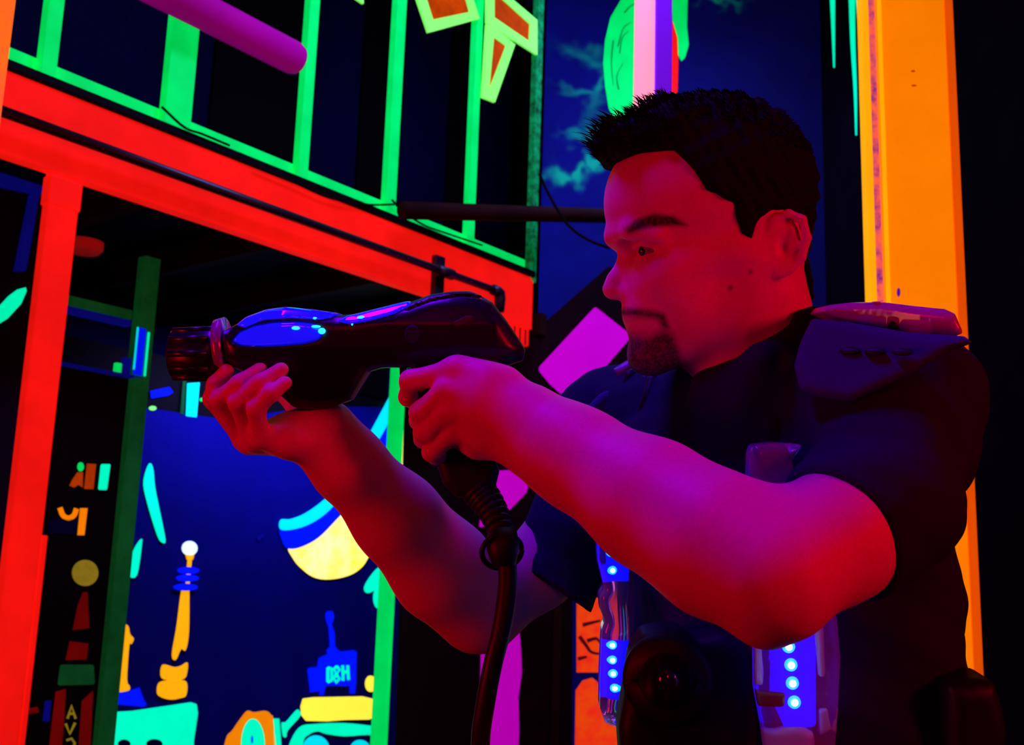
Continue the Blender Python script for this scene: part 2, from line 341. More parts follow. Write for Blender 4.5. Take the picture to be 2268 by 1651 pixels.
mp('painted_drum', [(545, 1575), (560, 1578), (585, 1575), (597, 1584), (602, 1600), (601, 1720), (492, 1720), (497, 1640), (512, 1618), (530, 1592)], ORANGE, label='orange drum shape at the mural foot')
mp('painted_drum_face', ell(556, 1650, 26, 58), CYAN, off=.0125)
mp('painted_slit', ell(553, 1638, 2.5, 9, 12), BLUEP, off=.017, t=.002)
mp('painted_bar', [(603, 1592), (615, 1592), (619, 1640), (622, 1700), (604, 1700)], CYAN)
mp('painted_arm', [(621, 1602), (631, 1599), (653, 1574), (660, 1575), (661, 1587), (634, 1618), (631, 1632), (624, 1630)], CYAN)
mp('painted_hood', [(636, 1655), (660, 1612), (695, 1604), (760, 1602), (820, 1608), (840, 1612), (840, 1632), (810, 1628), (760, 1631), (720, 1626), (700, 1620), (680, 1628), (668, 1645), (660, 1720), (620, 1720)], CYAN)
mp('painted_dome', ell(697, 1662, 30, 33), AQUA, off=.008); mp('painted_dome', ell(795, 1665, 24, 26), AQUA, off=.008)
# --- dark partition with magenta stripe
pt = prism('wall_partition', PT, [(895, 900), (1150, 900), (1150, 765), (1175, 742), (1345, 592), (1440, 592), (1440, 960), (1270, 1010), (1262, 2600), (850, 2600)], .07, MAROON, off=-.07)
pt['kind'] = 'structure'; pt['label'] = 'black maroon partition with slanted top and magenta stripe'
def rounded(pix, r, k=5):
    out = []; n = len(pix)
    for i in range(n):
        a, b, c = (np.array(pix[j % n], float) for j in (i-1, i, i+1)); rr = r[i] if hasattr(r, '__len__') else r
        d1 = (a-b)/np.linalg.norm(a-b); d2 = (c-b)/np.linalg.norm(c-b)
        for t in np.linspace(0, 1, k): out.append(tuple((1-t)**2*(b+d1*rr)+2*t*(1-t)*b+t*t*(b+d2*rr)))
    return out
prism('painted_stripe', PT, rounded([(1318, 680), (1400, 745), (1262, 905), (1190, 818)], [6, 4, 70, 10]), .006, MAGENTA, pt)
prism('painted_stripe', PT, rounded([(1085, 1045), (1172, 1038), (1168, 1090), (1100, 1160), (1060, 1170)], 8), .006, MAGENTA, pt)
prism('painted_stripe', PT, [(1066, 1395), (1065, 1370), (1148, 1370), (1154, 1440), (1156, 1490), (1148, 1545), (1150, 1620), (1143, 1760), (1070, 1760), (1062, 1600)], .006, MAGENTA, pt)
for a, b in ((1226, 1245),):
    p0, p1 = PT.hit(a, 1345), PT.hit(b, 1345)
    box('batten', (p0[0], 5.12-.03, 0), (p1[0]-p0[0], 0, 0), (0, .028, 0), (0, 0, p0[2]), BROWN, pt, .003)
# --- balcony: fascia, deck, green rail and balusters, red post
def bz(px, py): return BP.uz(px, py)[1]
ZB = bz(640, 552); ZT = bz(640, 402); U0, U1 = BP.uz(-260, 300)[0], BP.uz(1181, 640)[0]
bal = empty('balcony', BP.at(.2, 0), 'balcony with red fascia beam, green railing and red support post', 'balcony')
def bbox(nm, u0, u1, z0, z1, w0, w1, m, par=bal, bw=.004, pl=BP):
    return box(nm, pl.at(u0, z0, w0), pl.u*(u1-u0), pl.n*(w1-w0), (0, 0, z1-z0), m, par, bw)
f = bbox('fascia_beam', U0, U1, ZB, ZT, -.045, 0, REDP); f['label'] = 'long glowing red fascia beam'
bbox('deck', U0, U1-.01, ZB+.12, ZT-.01, -1.74, -.046, BLACK)
for k in range(6):
    u = U0+.25+k*.55; bbox('joist', u, u+.05, ZB+.01, ZB+.119, -1.7, -.047, BROWN)
bbox('deck_lip', U0, U1, ZT+.001, ZT+.031, -.09, .012, BLACK)
ZR0 = ZT+.032; ZR1 = ZR0+.058
bbox('bottom_rail', U0, U1-.02, ZR0, ZR1, -.075, -.036, GREEN)['label'] = 'green bottom rail of the balcony'
for i, (pa, pb, py, w) in enumerate(((92, 128, 140, .06), (372, 432, 180, .04), (662, 684, 365, .04), (857, 878, 440, .04), (1038, 1052, 500, .04), (1176, 1189, 575, .04))):
    u0, u1 = BP.uz(pa, py)[0], BP.uz(pb, py)[0]
    bbox('baluster', u0, u1, ZR0 if i < 5 else ZT-.02, 5.0, -.036 if i < 5 else -.035, .0, GREEN if i < 5 else mat('flaked_green_paint', lin(10, 190, 90), .7, .3, stain=(.004, .01, .006), mscale=22), bw=.003)
po = None
u0, u1 = BP.uz(102, 430)[0], BP.uz(180, 430)[0]
u0 = BP.uz(111, 430)[0]; bbox('support_post', u0, u1, 0, ZB-.002, -.04, -.004, REDP)['label'] = 'square red support post'
bbox('post_collar', u0-.004, u1+.004, ZB-.10, ZB-.012, -.044, .0, REDP)
ua, ub = BP.uz(78, 1300)[0], BP.uz(95, 1300)[0]
bbox('post_trim', u1+.001, u1+.02, 0, BP.uz(80, 1185)[1], -.039, -.008, REDP)
ub0, ub1 = BP.uz(1135, 730)[0], BP.uz(1176, 730)[0]
bbox('end_bracket', ub0, ub1, BP.uz(1150, 760)[1], ZB-.001, -.06, -.01, REDP)
for k in range(3):
    u = ub0+(ub1-ub0)*(k+.6)/3.4; bbox('groove', u, u+.006, BP.uz(1150, 760)[1]+.004, ZB-.004, -.0098, -.007, MAROON, bw=0)
# loose black cables along the lip
for k, pts in enumerate(([(350, 240), (400, 285), (440, 300), (500, 325)], [(560, 372), (640, 405), (720, 440), (800, 455), (865, 455)], [(860, 445), (885, 470), (930, 500), (985, 520), (1060, 545)])):
    P = spline([BP.hit(*p)+BP.n*.02 for p in pts], 6)
    tag(tube('cable', P, .0045, BLACK, None, 8), ['black cable sagging over the green rail at the left baluster', 'black cable hanging in a shallow loop over the red beam', 'black cable tucked along the rail near the dark crossbar'][k], 'cable', 'cables along the balcony lip')
# --- black pipe along the fascia
ua, za = BP.uz(-200, 218); ub, zb = BP.uz(1085, 643)
pe = empty('handrail_pipe', BP.at(ub, zb), 'black steel pipe running along the red balcony beam', 'pipe')
zp = bz(700, 513)
uend = BP.uz(1080, 640)[0]
tube('pipe', [BP.at(U0, zp, .055), BP.at(uend, zp, .055)], .0165, PIPEM, pe, 16)
tube('elbow', [BP.at(uend-.03, zp, .055), BP.at(uend, zp, .055), BP.at(uend+.018, zp-.006, .055), BP.at(uend+.022, zp-.03, .055), BP.at(uend+.022, zp-.09, .055)], [.024, .026, .026, .026, .021], PIPEM, pe, 16)
ubr = BP.uz(965, 590)[0]
bbox('bracket', ubr-.03, ubr+.028, zp-.14, zp+.075, .001, .03, PIPEM, pe)
tube('coupling', [BP.at(ubr-.045, zp, .055), BP.at(ubr+.045, zp, .055)], .024, PIPEM, pe, 16)
# --- purple padded rail
ur0, zr0 = BP.uz(120, -60); ur1, zr1 = BP.uz(668, 110)
PR = BP.back(-.075); zc = PR.uz(560, 82)[1]; ua, ub = PR.uz(60, 0)[0], PR.uz(664, 120)[0]
v, fcs = tube_geo([PR.at(ua, zc), PR.at(ub-.03, zc), PR.at(ub-.008, zc), PR.at(ub, zc)], [.06, .06, .053, .035], 20)
tag(mesh('padded_rail', v, fcs, PURPLE, None, True), 'purple padded rail crossing the green balusters at the top left', 'rail')
# --- yellow-green framed cut-outs above the railing
CUT = BP.back(.02)
CP = BP.back(-.012)
def cutout(outer, inner, label):
    c = np.mean([CP.hit(*p) for p in outer], 0)
    e = empty('framed_cutout', c, label, 'sign', 'lime framed cut-outs on the balcony railing')
    po, pi = [CP.hit(*p) for p in outer], [CP.hit(*p) for p in inner]; n = len(po)
    t = .012; V = [p+CP.n*t for p in po]+[p+CP.n*t for p in pi]+po+pi; Fs = []
    for i in range(n):
        j = (i+1) % n
        Fs += [(i, j, n+j, n+i), (2*n+i, 3*n+i, 3*n+j, 2*n+j), (i, 2*n+i, 2*n+j, j), (n+i, n+j, 3*n+j, 3*n+i)]
    o = mesh('frame', V, Fs, LIME, e)
    bm = bmesh.new(); bm.from_mesh(o.data); bmesh.ops.recalc_face_normals(bm, faces=bm.faces); bm.to_mesh(o.data); bm.free()
    prism('fill', CP, pi, .006, RUST, e)
cutout([(900, -60), (1025, -60), (1058, 43), (945, 74)], [(925, -50), (1015, -50), (1036, 28), (955, 45)], 'lime framed cut-out with orange fill left of the third green baluster')
cutout([(1074, -45), (1108, -20), (1186, 46), (1186, 123), (1074, 52)], [(1091, -15), (1104, -5), (1170, 55), (1168, 93), (1091, 40)], 'wide lime framed orange cut-out right of the third baluster')
cutout([(1074, 55), (1090, 62), (1137, 100), (1092, 228), (1064, 217)], [(1090, 82), (1092, 85), (1117, 103), (1082, 195), (1080, 193)], 'pointed lime framed orange cut-out hanging lowest')
cutout([(720, -60), (800, -60), (801, 10), (750, -25)], [(735, -50), (790, -50), (790, -8), (755, -30)], 'lime framed cut-out corner peeking in at the top edge')
# --- dark crossbar from the balcony to the back
ca, cb = PT.hit(905, 462), PT.hit(1345, 480)
BX = Plane((0, 4.08, 0), (1, 0, 0))
tag(tube('crossbar', [BX.hit(893, 466), CW.hit(1530, 490)+np.array([0, -.05, 0])], .036, BROWN, None, 18), 'dark brown round crossbar behind the head', 'beam')
ZD = ZB
# cables hanging off the crossbar
P = spline([BX.hit(*p) for p in ((1195, 385), (1215, 430), (1255, 495), (1300, 530), (1350, 550))], 6)
tag(tube('cable', P, .006, BLACK, None, 8), 'black cable drooping below the brown crossbar', 'cable')
# --- frame under the balcony: black panel, green posts, small window
def fbox(nm, pa, pb, py, z0, z1, w0, w1, m, par):
    return bbox(nm, FP.uz(pa, py)[0], FP.uz(pb, py)[0], z0, z1, w0, w1, m, par, .003, FP)
zsill = FP.uz(230, 826)[1]; ztop = FP.uz(230, 690)[1]
pan = empty('panel', FP.at(FP.uz(190, 1400)[0], 0), 'black panel with dim painted rocket beside the red post', 'panel')
zc0 = ZB-.01
fbox('board', 72, 294, 830, 0, zsill, -.05, -.02, BLACK, pan)
def pp(nm, pix, m, label=None):
    o = prism(nm, FP, pix, .003, m, pan, off=-.0195)
    if label: o['label'] = label
pp('painted_ball', ell(195, 1270, 29, 29, rot=20), DYEL, 'dim yellow ball painted on the panel')
pp('painted_cone', [(190, 1313), (200, 1313), (204, 1392), (168, 1397), (178, 1345)], DRED)
pp('painted_cone_base', [(161, 1422), (202, 1427), (198, 1462), (152, 1464)], DRED)
pp('painted_band', rounded([(140, 1474), (214, 1474), (216, 1518), (134, 1520)], 5), DGREEN)
pp('painted_fin', [(130, 1534), (152, 1528), (148, 1600), (138, 1720), (108, 1720)], DRED); pp('painted_fin', [(188, 1555), (212, 1532), (207, 1650), (200, 1720), (176, 1720)], DRED)
for st in ([(156, 1594), (165, 1565), (174, 1594)], [(160, 1583), (170, 1583)], [(152, 1605), (161, 1628), (173, 1603)], [(154, 1642), (165, 1638), (172, 1648), (168, 1665)]):
    pp('painted_letter', stroke(st, 5), DYEL)
pp('painted_dash', [(37, 1575), (90, 1568), (92, 1580), (37, 1588)], DRED); pp('painted_block', [(106, 1555), (120, 1553), (115, 1600), (101, 1600)], DBLUE)
pp('painted_glyph', [(166, 1064), (178, 1046), (190, 1046), (189, 1080), (180, 1074), (171, 1080), (160, 1076)], RUST); pp('painted_glyph', ell(185, 1034, 7, 10), GREEN)
pp('painted_glyph', [(199, 1027), (219, 1028), (213, 1084), (193, 1083)], RUST); pp('painted_glyph', rounded([(230, 1028), (251, 1028), (243, 1086), (224, 1085)], 4), CYAN)
pp('painted_glyph', stroke(spline([(139, 1125), (146, 1142), (158, 1148), (170, 1142), (176, 1127)], 4), 11), ORANGE); pp('painted_glyph', [(184, 1126), (200, 1126), (193, 1186), (178, 1186)], ORANGE)
pp('painted_square', [(116, 1150), (178, 1150), (176, 1184), (112, 1182)], NAVYD)
fr = empty('post_frame', FP.at(FP.uz(300, 1000)[0], 0), 'dim green post frame with a small window above the black panel', 'frame')
fbox('post', 296, 331, 845, 0, zc0, -.05, .0, DGREEN, fr)
fbox('window_sill', 120, 320, 826, zsill+.001, zsill+.012, -.05, .0, DBLUE, fr)
fbox('window_head', 120, 296, 690, ztop-.005, ztop+.03, -.05, -.005, DGREEN, fr)
fbox('window_head_edge', 120, 296, 700, ztop-.03, ztop-.006, -.045, -.01, DBLUE, fr)
fbox('window_jamb', 128, 139, 750, zsill+.013, ztop-.031, -.045, -.01, CYAN, fr)
fbox('window_jamb', 300, 320, 760, zsill+.013, ztop-.03, .0005, .006, BLUEP, fr)
fbox('window_bead', 322, 327, 760, zsill+.013, ztop-.04, .0065, .01, CYAN, fr); fbox('window_bead', 297, 301, 760, zsill+.03, ztop-.03, .0065, .01, AQUA, fr)
fbox('small_bar', 264, 277, 818, zsill+.013, zsill+.05, -.04, -.02, GREEN, fr); fbox('small_bar', 279, 297, 818, zsill+.013, zsill+.075, -.04, -.02, DBLUE, fr)
gp = empty('green_post', FP.at(FP.uz(855, 1200)[0], 0), 'bright green post standing right of the glowing mural', 'post')
fbox('post', 872, 890, 900, 0, zc0, -.035, 0, GREEN, gp); fbox('post_edge', 893, 901, 900, 0, zc0, -.06, -.012, GREEN, gp); fbox('post_gap', 890.3, 892.8, 900, 0, zc0, -.06, -.02, DGREEN, gp)
# --- far left: blue frame and green crescent
bf = empty('blue_frame', FP.at(FP.uz(40, 500)[0], 0), 'blue painted frame on the dark board left of the red post', 'frame')
LW = FP.back(-.02)
wl = wallstrip('wall_left', FP.back(.06), -1.6, FP.uz(72, 830)[0], 0, zc0, MAROON, .05)
prism('frame_bar', LW, [(-120, 345), (0, 382), (97, 408), (95, 432), (0, 412), (-120, 378)], .02, DBLUE, bf, off=-.02)
prism('frame_bar', LW, [(70, 430), (88, 432), (58, 600), (36, 600)], .02, DBLUE, bf, off=-.02)
prism('painted_crescent', LW, [(60, 636), (62, 644), (50, 672), (20, 705), (-20, 730), (-30, 715), (0, 682), (25, 655), (45, 640)], .012, CYAN, bf, off=-.02)['label'] = 'turquoise green crescent'
prism('backing_board', LW, [(-140, 330), (104, 400), (60, 900), (-30, 1700), (-200, 1700)], .02, mat('violet_black_board', (.01, .004, .02), .7, mottle=.4), bf, off=-.045)
# --- red disc on the underside
DP = C(188, 535, 3.7)
dv, df = tube_geo([np.array([DP[0], DP[1], ZB-.10]), np.array([DP[0], DP[1], ZB-.085]), np.array([DP[0], DP[1], ZB-.06])], [.05, .062, .062], 28)
dk = mesh('ceiling_disc', dv, df, mat('dull_red_plastic', lin(190, 25, 25), .5, .25, mottle=.3), None, True)
tag(dk, 'small red disc on the underside of the balcony', 'detector')
# ------------------------------------------------------------------ orange column
OC = Plane((0, 2.65, 0), (1, 0, 0)); zf = 5.6
def ox(px, py): return OC.hit(px, py)[0]
col = empty('orange_column', (ox(2030, 700), 2.72, 0), 'wide glowing orange column behind the shoulder', 'column')
xa, xb, xc, xd = ox(1911, 20), ox(1941, 20), ox(1949, 20), ox(2092, 20)
m_wear = mat('worn_orange_strip', lin(255, 130, 0), .7, .6, stain=lin(90, 10, 160), mscale=26)
def cbox(nm, x0, x1, y0, y1, m, bw=.003, z0=0.0, z1=5.59): return box(nm, (x0, y0, z0), (x1-x0, 0, 0), (0, y1-y0, 0), (0, 0, z1-z0), m, col, bw)
cbox('face_board', xc, xd, 2.65, 2.72, ORANGE); cbox('corner_bead', xa, xa+.016, 2.652, 2.70, ORANGE2); cbox('worn_strip', xa+.0165, xb, 2.660, 2.70, m_wear)
cbox('corner_bead', xb+.0005, xc+.002, 2.643, 2.6495, ORANGE2)
# splayed right-hand side board, its shade put into a redder orange
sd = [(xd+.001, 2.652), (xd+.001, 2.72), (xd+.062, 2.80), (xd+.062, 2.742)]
mesh('side_board', [(x, y, 0) for x, y in sd]+[(x, y, 5.59) for x, y in sd], [(3, 2, 1, 0), (4, 5, 6, 7), (0, 1, 5, 4), (1, 2, 6, 5), (2, 3, 7, 6), (3, 0, 4, 7)], mat('shaded_side_orange', lin(255, 92, 0), .6, .7, mottle=.15, bump=.3), col)
for px, py, w, h in ((1990, 648, 8, 20), (2022, 158, 10, 4), (2024, 190, 12, 4)):
    prism('nick', OC, ell(px, py, w/2, h/2, 12), .0015, mat('violet_nick', lin(110, 20, 200), .7, .4) if py > 600 else RUST, col)
# ------------------------------------------------------------------ vertical lamps
TL = Plane((0, 3.3, 0), (1, 0, 0))
def tube_lamp(pxs, label, y, m_tube, m_house, m_edge, z0, par_edge=True):
    pl = Plane((0, y, 0), (1, 0, 0)); xs = [pl.hit(p, 120)[0] for p in pxs]
    e = empty('tube_lamp', ((xs[0]+xs[-1])/2, y, 0), label, 'lamp')
    r = (xs[1]-xs[0])/2
    tube('tube', [(xs[0]+r, y, z0), (xs[0]+r, y, 5.55)], r, m_tube, e, 24)
    box('housing', (xs[1]+.001, y-.02, 0) if xs[2]-xs[1] > .01 else (xs[0]-r, y+r+.002, 0), (xs[2]-xs[1]-.001 if xs[2]-xs[1] > .01 else r*1.2, 0, 0), (0, .06, 0), (0, 0, 5.58), m_house, e, .006)
    tube('end_cap', [(xs[0]+r, y, z0-.05), (xs[0]+r, y, z0-.001)], r*1.02, m_edge, e, 24)
    return e
PINKT = mat('glowing_pink_tube', lin(255, 150, 185), .3, 1.1)
VIOH = mat('violet_lamp_housing', lin(110, 15, 215), .5, .55, mottle=.1)
tube_lamp((1404, 1450, 1487), 'tall tube lamp glowing pink beside a violet housing behind the hair', 3.3, PINKT, VIOH, BLACK, 1.2)
tube_lamp((-46, 16, 17), 'orange pink glowing tube lamp at the left edge', 2.3, mat('glowing_orange_tube', lin(255, 40, 70), .3, 1.0, stain=lin(255, 110, 20), mscale=3), BLACK, BLACK, 1.9)
# ------------------------------------------------------------------ signed-distance modelling (organic shapes)
def smin(a, b, k):
    h = np.maximum(k-np.abs(a-b), 0)/k; return np.minimum(a, b)-h*h*k*.25
def smax(a, b, k): return -smin(-a, -b, k)
def rcone(P, a, b, ra, rb):
    a = np.asarray(a, float); b = np.asarray(b, float); ab = b-a; pa = P-a
    t = np.clip(pa@ab/(ab@ab+1e-12), 0, 1); return np.linalg.norm(pa-t[:, None]*ab, axis=1)-(ra+t*(rb-ra))
def ellip(P, c, r, R=None):
    q = P-np.asarray(c, float)
    if R is not None: q = q@R
    r = np.asarray(r, float); k0 = np.linalg.norm(q/r, axis=1); k1 = np.linalg.norm(q/(r*r), axis=1)
    return k0*(k0-1)/np.maximum(k1, 1e-9)
def poly2(X, Y, poly):
    P = np.array(poly, float); d = np.full(len(X), 1e18); s = np.ones(len(X))
    for i in range(len(P)):
        ax, ay = P[i-1]; bx, by = P[i]; ex, ey = ax-bx, ay-by; wx, wy = X-bx, Y-by
        t = np.clip((wx*ex+wy*ey)/(ex*ex+ey*ey), 0, 1); d = np.minimum(d, (wx-ex*t)**2+(wy-ey*t)**2)
        c1 = Y >= by; c2 = Y < ay; c3 = ex*wy > ey*wx
        s[(c1 & c2 & c3) | (~c1 & ~c2 & ~c3)] *= -1
    return s*np.sqrt(d)
def sdf_mesh(fn, lo, hi, h):
    lo = np.asarray(lo, float); hi = np.asarray(hi, float); B = 8
    nb = np.ceil((hi-lo)/(h*B)).astype(int)+1
    g = np.stack(np.meshgrid(*[np.arange(k) for k in nb], indexing='ij'), -1).reshape(-1, 3)
    cen = lo+(g*B+(B-1)/2)*h; d = np.empty(len(g))
    for i in range(0, len(g), 200000): d[i:i+200000] = fn(cen[i:i+200000])
    arr = np.empty((nb[0], B, nb[1], B, nb[2], B), np.float32); v = arr.transpose(0, 2, 4, 1, 3, 5)
    v[...] = np.where(d < 0, -1, 1).reshape(*nb, 1, 1, 1)
    keep = np.where(np.abs(d) < B*h*1.15+.004)[0]
    l = np.stack(np.meshgrid(*[np.arange(B)]*3, indexing='ij'), -1).reshape(-1, 3)
    for i in range(0, len(keep), 500):
        kk = keep[i:i+500]; pts = (lo+(g[kk][:, None]*B+l[None])*h).reshape(-1, 3)
        v[g[kk, 0], g[kk, 1], g[kk, 2]] = fn(pts).reshape(len(kk), B, B, B)
    A = arr.reshape(nb*B); ins = A < 0; n = np.array(A.shape)
    cnt = np.zeros(n-1, np.uint8)
    for dx in (0, 1):
        for dy in (0, 1):
            for dz in (0, 1): cnt += ins[dx:n[0]-1+dx, dy:n[1]-1+dy, dz:n[2]-1+dz]
    act = np.argwhere((cnt > 0) & (cnt < 8)); idx = np.full(n-1, -1, np.int32); idx[tuple(act.T)] = np.arange(len(act))
    acc = np.zeros((len(act), 3)); num = np.zeros(len(act))
    cor = [(i, j, k) for i in (0, 1) for j in (0, 1) for k in (0, 1)]
    val = {c: A[act[:, 0]+c[0], act[:, 1]+c[1], act[:, 2]+c[2]].astype(float) for c in cor}
    for c in cor:
        for ax in range(3):
            if c[ax] == 0:
                e = list(c); e[ax] = 1; e = tuple(e); a, b = val[c], val[e]; m = (a < 0) != (b < 0)
                t = np.where(m, a/np.where(m, a-b, 1), 0); p = np.tile(np.array(c, float), (len(act), 1)); p[:, ax] = t
                acc[m] += p[m]; num[m] += 1
    V = lo+(act+acc/num[:, None])*h; Q = []
    for ax in range(3):
        s0 = [slice(1, n[i]-1) for i in range(3)]; s0[ax] = slice(0, n[ax]-1); s1 = list(s0); s1[ax] = slice(1, n[ax])
        a, b = ins[tuple(s0)], ins[tuple(s1)]; e = np.argwhere(a != b); off = np.ones(3, int); off[ax] = 0; e = e+off
        u, w = (ax+1) % 3, (ax+2) % 3
        def cell(du, dw):
            q = e.copy(); q[:, u] -= du; q[:, w] -= dw; return idx[q[:, 0], q[:, 1], q[:, 2]]
        f = np.stack([cell(1, 1), cell(0, 1), cell(0, 0), cell(1, 0)], 1)
        flip = ~ins[e[:, 0], e[:, 1], e[:, 2]]; f[flip] = f[flip][:, ::-1]; Q.append(f)
    Q = np.concatenate(Q); Q = Q[(Q >= 0).all(1)]
    return V, Q
def np_mesh(name, Vc, Q, m, parent=None, smooth=True):        # camera-space metres -> object
    Vw = to_world(Vc); me = bpy.data.meshes.new(name)
    # camera space (right, up, depth) is left-handed: flip the winding
    Q = np.asarray(Q)[:, ::-1]
    me.vertices.add(len(Vw)); me.vertices.foreach_set('co', Vw.astype(np.float32).ravel())
    k = Q.shape[1]; me.loops.add(Q.size); me.loops.foreach_set('vertex_index', Q.astype(np.int32).ravel())
    me.polygons.add(len(Q)); me.polygons.foreach_set('loop_start', np.arange(0, Q.size, k, dtype=np.int32))
    me.polygons.foreach_set('use_smooth', np.full(len(Q), smooth)); me.update(calc_edges=True); me.validate()
    if m: me.materials.append(m)
    o = bpy.data.objects.new(name, me); COL.objects.link(o)
    if parent is not None: o.parent = parent; o.matrix_parent_inverse = parent.matrix_world.inverted()
    return o
def smooth_mesh(V, Q, it=2, lam=.5):
    e = np.concatenate([Q[:, [i, (i+1) % 4]] for i in range(4)]); n = len(V)
    for _ in range(it):
        s = np.zeros_like(V); c = np.zeros(n)
        for a in range(3): s[:, a] = np.bincount(e[:, 0], V[e[:, 1], a], n)+np.bincount(e[:, 1], V[e[:, 0], a], n)
        c = np.bincount(e[:, 0], minlength=n)+np.bincount(e[:, 1], minlength=n)
        V = V+lam*(s/np.maximum(c, 1)[:, None]-V)
    return V
def chain(P, pts, k):                    # pts: (px, py, depth, r_px)
    d = None
    for a, b in zip(pts[:-1], pts[1:]):
        q = rcone(P, cs(*a[:3]), cs(*b[:3]), a[3]*a[2]/F, b[3]*b[2]/F); d = q if d is None else smin(d, q, k)
    return d
# ------------------------------------------------------------------ person: head in profile-pixel units
D0 = 1.02; S = D0/F
def local(P): return np.stack([P[:, 0]/S+W/2, H/2-P[:, 1]/S, np.abs((D0-P[:, 2])/S)], 1)
def rotz(deg):
    a = math.radians(deg); return np.array([[math.cos(a), -math.sin(a), 0], [math.sin(a), math.cos(a), 0], [0, 0, 1]])
def skull(L):
    d = ellip(L, (1576, 438, 0), (222, 205, 172), rotz(8)); d = smin(d, ellip(L, (1450, 455, 0), (108, 115, 128)), 40)
    d = smin(d, ellip(L, (1650, 555, 0), (118, 120, 148)), 40); return d
def head(P):
    L = local(P); d = skull(L)
    c = lambda a, b, ra, rb: rcone(L, a, b, ra, rb)
    d = smin(d, ellip(L, (1518, 628, 0), (142, 182, 130)), 50)                       # face mass
    d = smin(d, c((1364, 524, 0), (1396, 522, 82), 27, 24), 22); d = smin(d, c((1396, 522, 82), (1440, 540, 118), 22, 18), 22)   # brow
    d = smin(d, ellip(L, (1474, 622, 78), (62, 50, 52)), 40); d = smin(d, c((1480, 600, 100), (1600, 570, 135), 28, 22), 40)     # cheekbone
    d = smin(d, c((1392, 572, 0), (1364, 622, 0), 20, 19), 14); d = smin(d, c((1364, 620, 0), (1356, 641, 0), 19, 22), 12)       # nose
    d = smin(d, c((1362, 645, 0), (1396, 652, 30), 17, 17), 10); d = smin(d, c((1395, 600, 0), (1412, 650, 30), 20, 14), 22)
    d = smin(d, ellip(L, (1462, 700, 0), (78, 62, 84)), 30)                          # muzzle
    d = smin(d, c((1400, 704, 0), (1444, 714, 54), 13, 8), 12); d = smin(d, c((1404, 734, 0), (1444, 724, 50), 13, 8), 10)      # lips
    d = smin(d, ellip(L, (1434, 786, 0), (42, 40, 52)), 28)                          # chin
    d = smin(d, c((1450, 784, 32), (1605, 716, 98), 34, 34), 55); d = smin(d, c((1605, 716, 98), (1655, 600, 120), 34, 30), 60)  # jaw
    d = smin(d, c((1655, 610, 0), (1700, 900, 0), 122, 140), 45)                      # neck
    d = smin(d, c((1700, 660, 95), (1590, 880, 40), 30, 28), 40)                     # neck muscle
    d = smax(d, -c((1372, 572, 40), (1390, 574, 55), 9, 9), 16); d = smax(d, -c((1392, 557, 58), (1438, 562, 104), 25, 18), 18); d = smax(d, -c((1418, 636, 46), (1414, 664, 44), 5, 5), 9)                   # eye socket
    d = smin(d, c((1400, 553, 56), (1422, 549, 86), 9, 10), 7); d = smin(d, c((1422, 549, 86), (1458, 562, 108), 10, 8), 7)       # upper lid
    d = smin(d, c((1408, 577, 62), (1428, 581, 86), 9, 9), 9); d = smin(d, c((1428, 581, 86), (1458, 572, 106), 9, 8), 9)     # lower lid
    d = smax(d, -c((1384, 720, 0), (1436, 719, 50), 3.5, 3), 5)                      # mouth line
    d = smax(d, -c((1376, 668, 14), (1392, 670, 18), 7, 6), 6)                       # nostrils
    # ears
    e = ellip(L, (1700, 562, 150), (36, 60, 13))
    hp = [(1668, 548, 146), (1676, 508, 152), (1704, 496, 162), (1732, 510, 170), (1741, 548, 172), (1732, 588, 166), (1708, 614, 156), (1690, 622, 150)]
    for a, b in zip(hp[:-1], hp[1:]): e = smin(e, c(a, b, 9, 9), 5)
    e = smin(e, c((1712, 524, 160), (1720, 560, 163), 7, 8), 7); e = smin(e, c((1720, 560, 163), (1702, 596, 158), 8, 7), 7)
    e = smin(e, ellip(L, (1688, 614, 150), (15, 17, 10)), 8)
    e = smax(e, -ellip(L, (1696, 566, 167), (19, 27, 16)), 9); e = smin(e, c((1676, 562, 150), (1678, 580, 152), 8, 8), 6)
    d = smin(d, e, 6)
    return d*S
def hand_far(P):
    palm = chain(P, [(722, 940, 1.075, 46), (640, 958, 1.055, 40), (585, 968, 1.05, 34)], .012)
    palm = smin(palm, chain(P, [(708, 990, 1.06, 44), (640, 975, 1.035, 38), (578, 968, 1.022, 26)], .012), .012)
    for q in ([(660, 968, 1.05, 34), (562, 976, 1.038, 25)], [(660, 968, 1.055, 32), (550, 980, 1.052, 25)], [(660, 960, 1.06, 30), (542, 974, 1.068, 25)]): palm = smin(palm, chain(P, q, .01), .010)
    palm = smin(palm, chain(P, [(735, 930, 1.09, 34), (670, 905, 1.105, 28), (610, 850, 1.11, 22)], .01), .012)
    fs = [[(577, 968, 1.02, 22), (567, 906, 1.003, 20), (600, 872, .998, 18), (632, 848, 1.004, 15.5)],
          [(562, 976, 1.036, 23), (527, 892, 1.013, 21), (578, 848, 1.006, 19), (623, 819, 1.012, 17)],
          [(550, 980, 1.052, 23), (487, 886, 1.026, 22), (532, 850, 1.016, 20), (576, 820, 1.02, 17.5)],
          [(542, 974, 1.066, 23), (472, 884, 1.043, 21), (478, 852, 1.036, 19), (502, 822, 1.034, 17)]]
    f = None
    for q in fs:
        c_ = chain(P, q, .005); f = c_ if f is None else smin(f, c_, .0022)
    return smin(palm, f, .007)
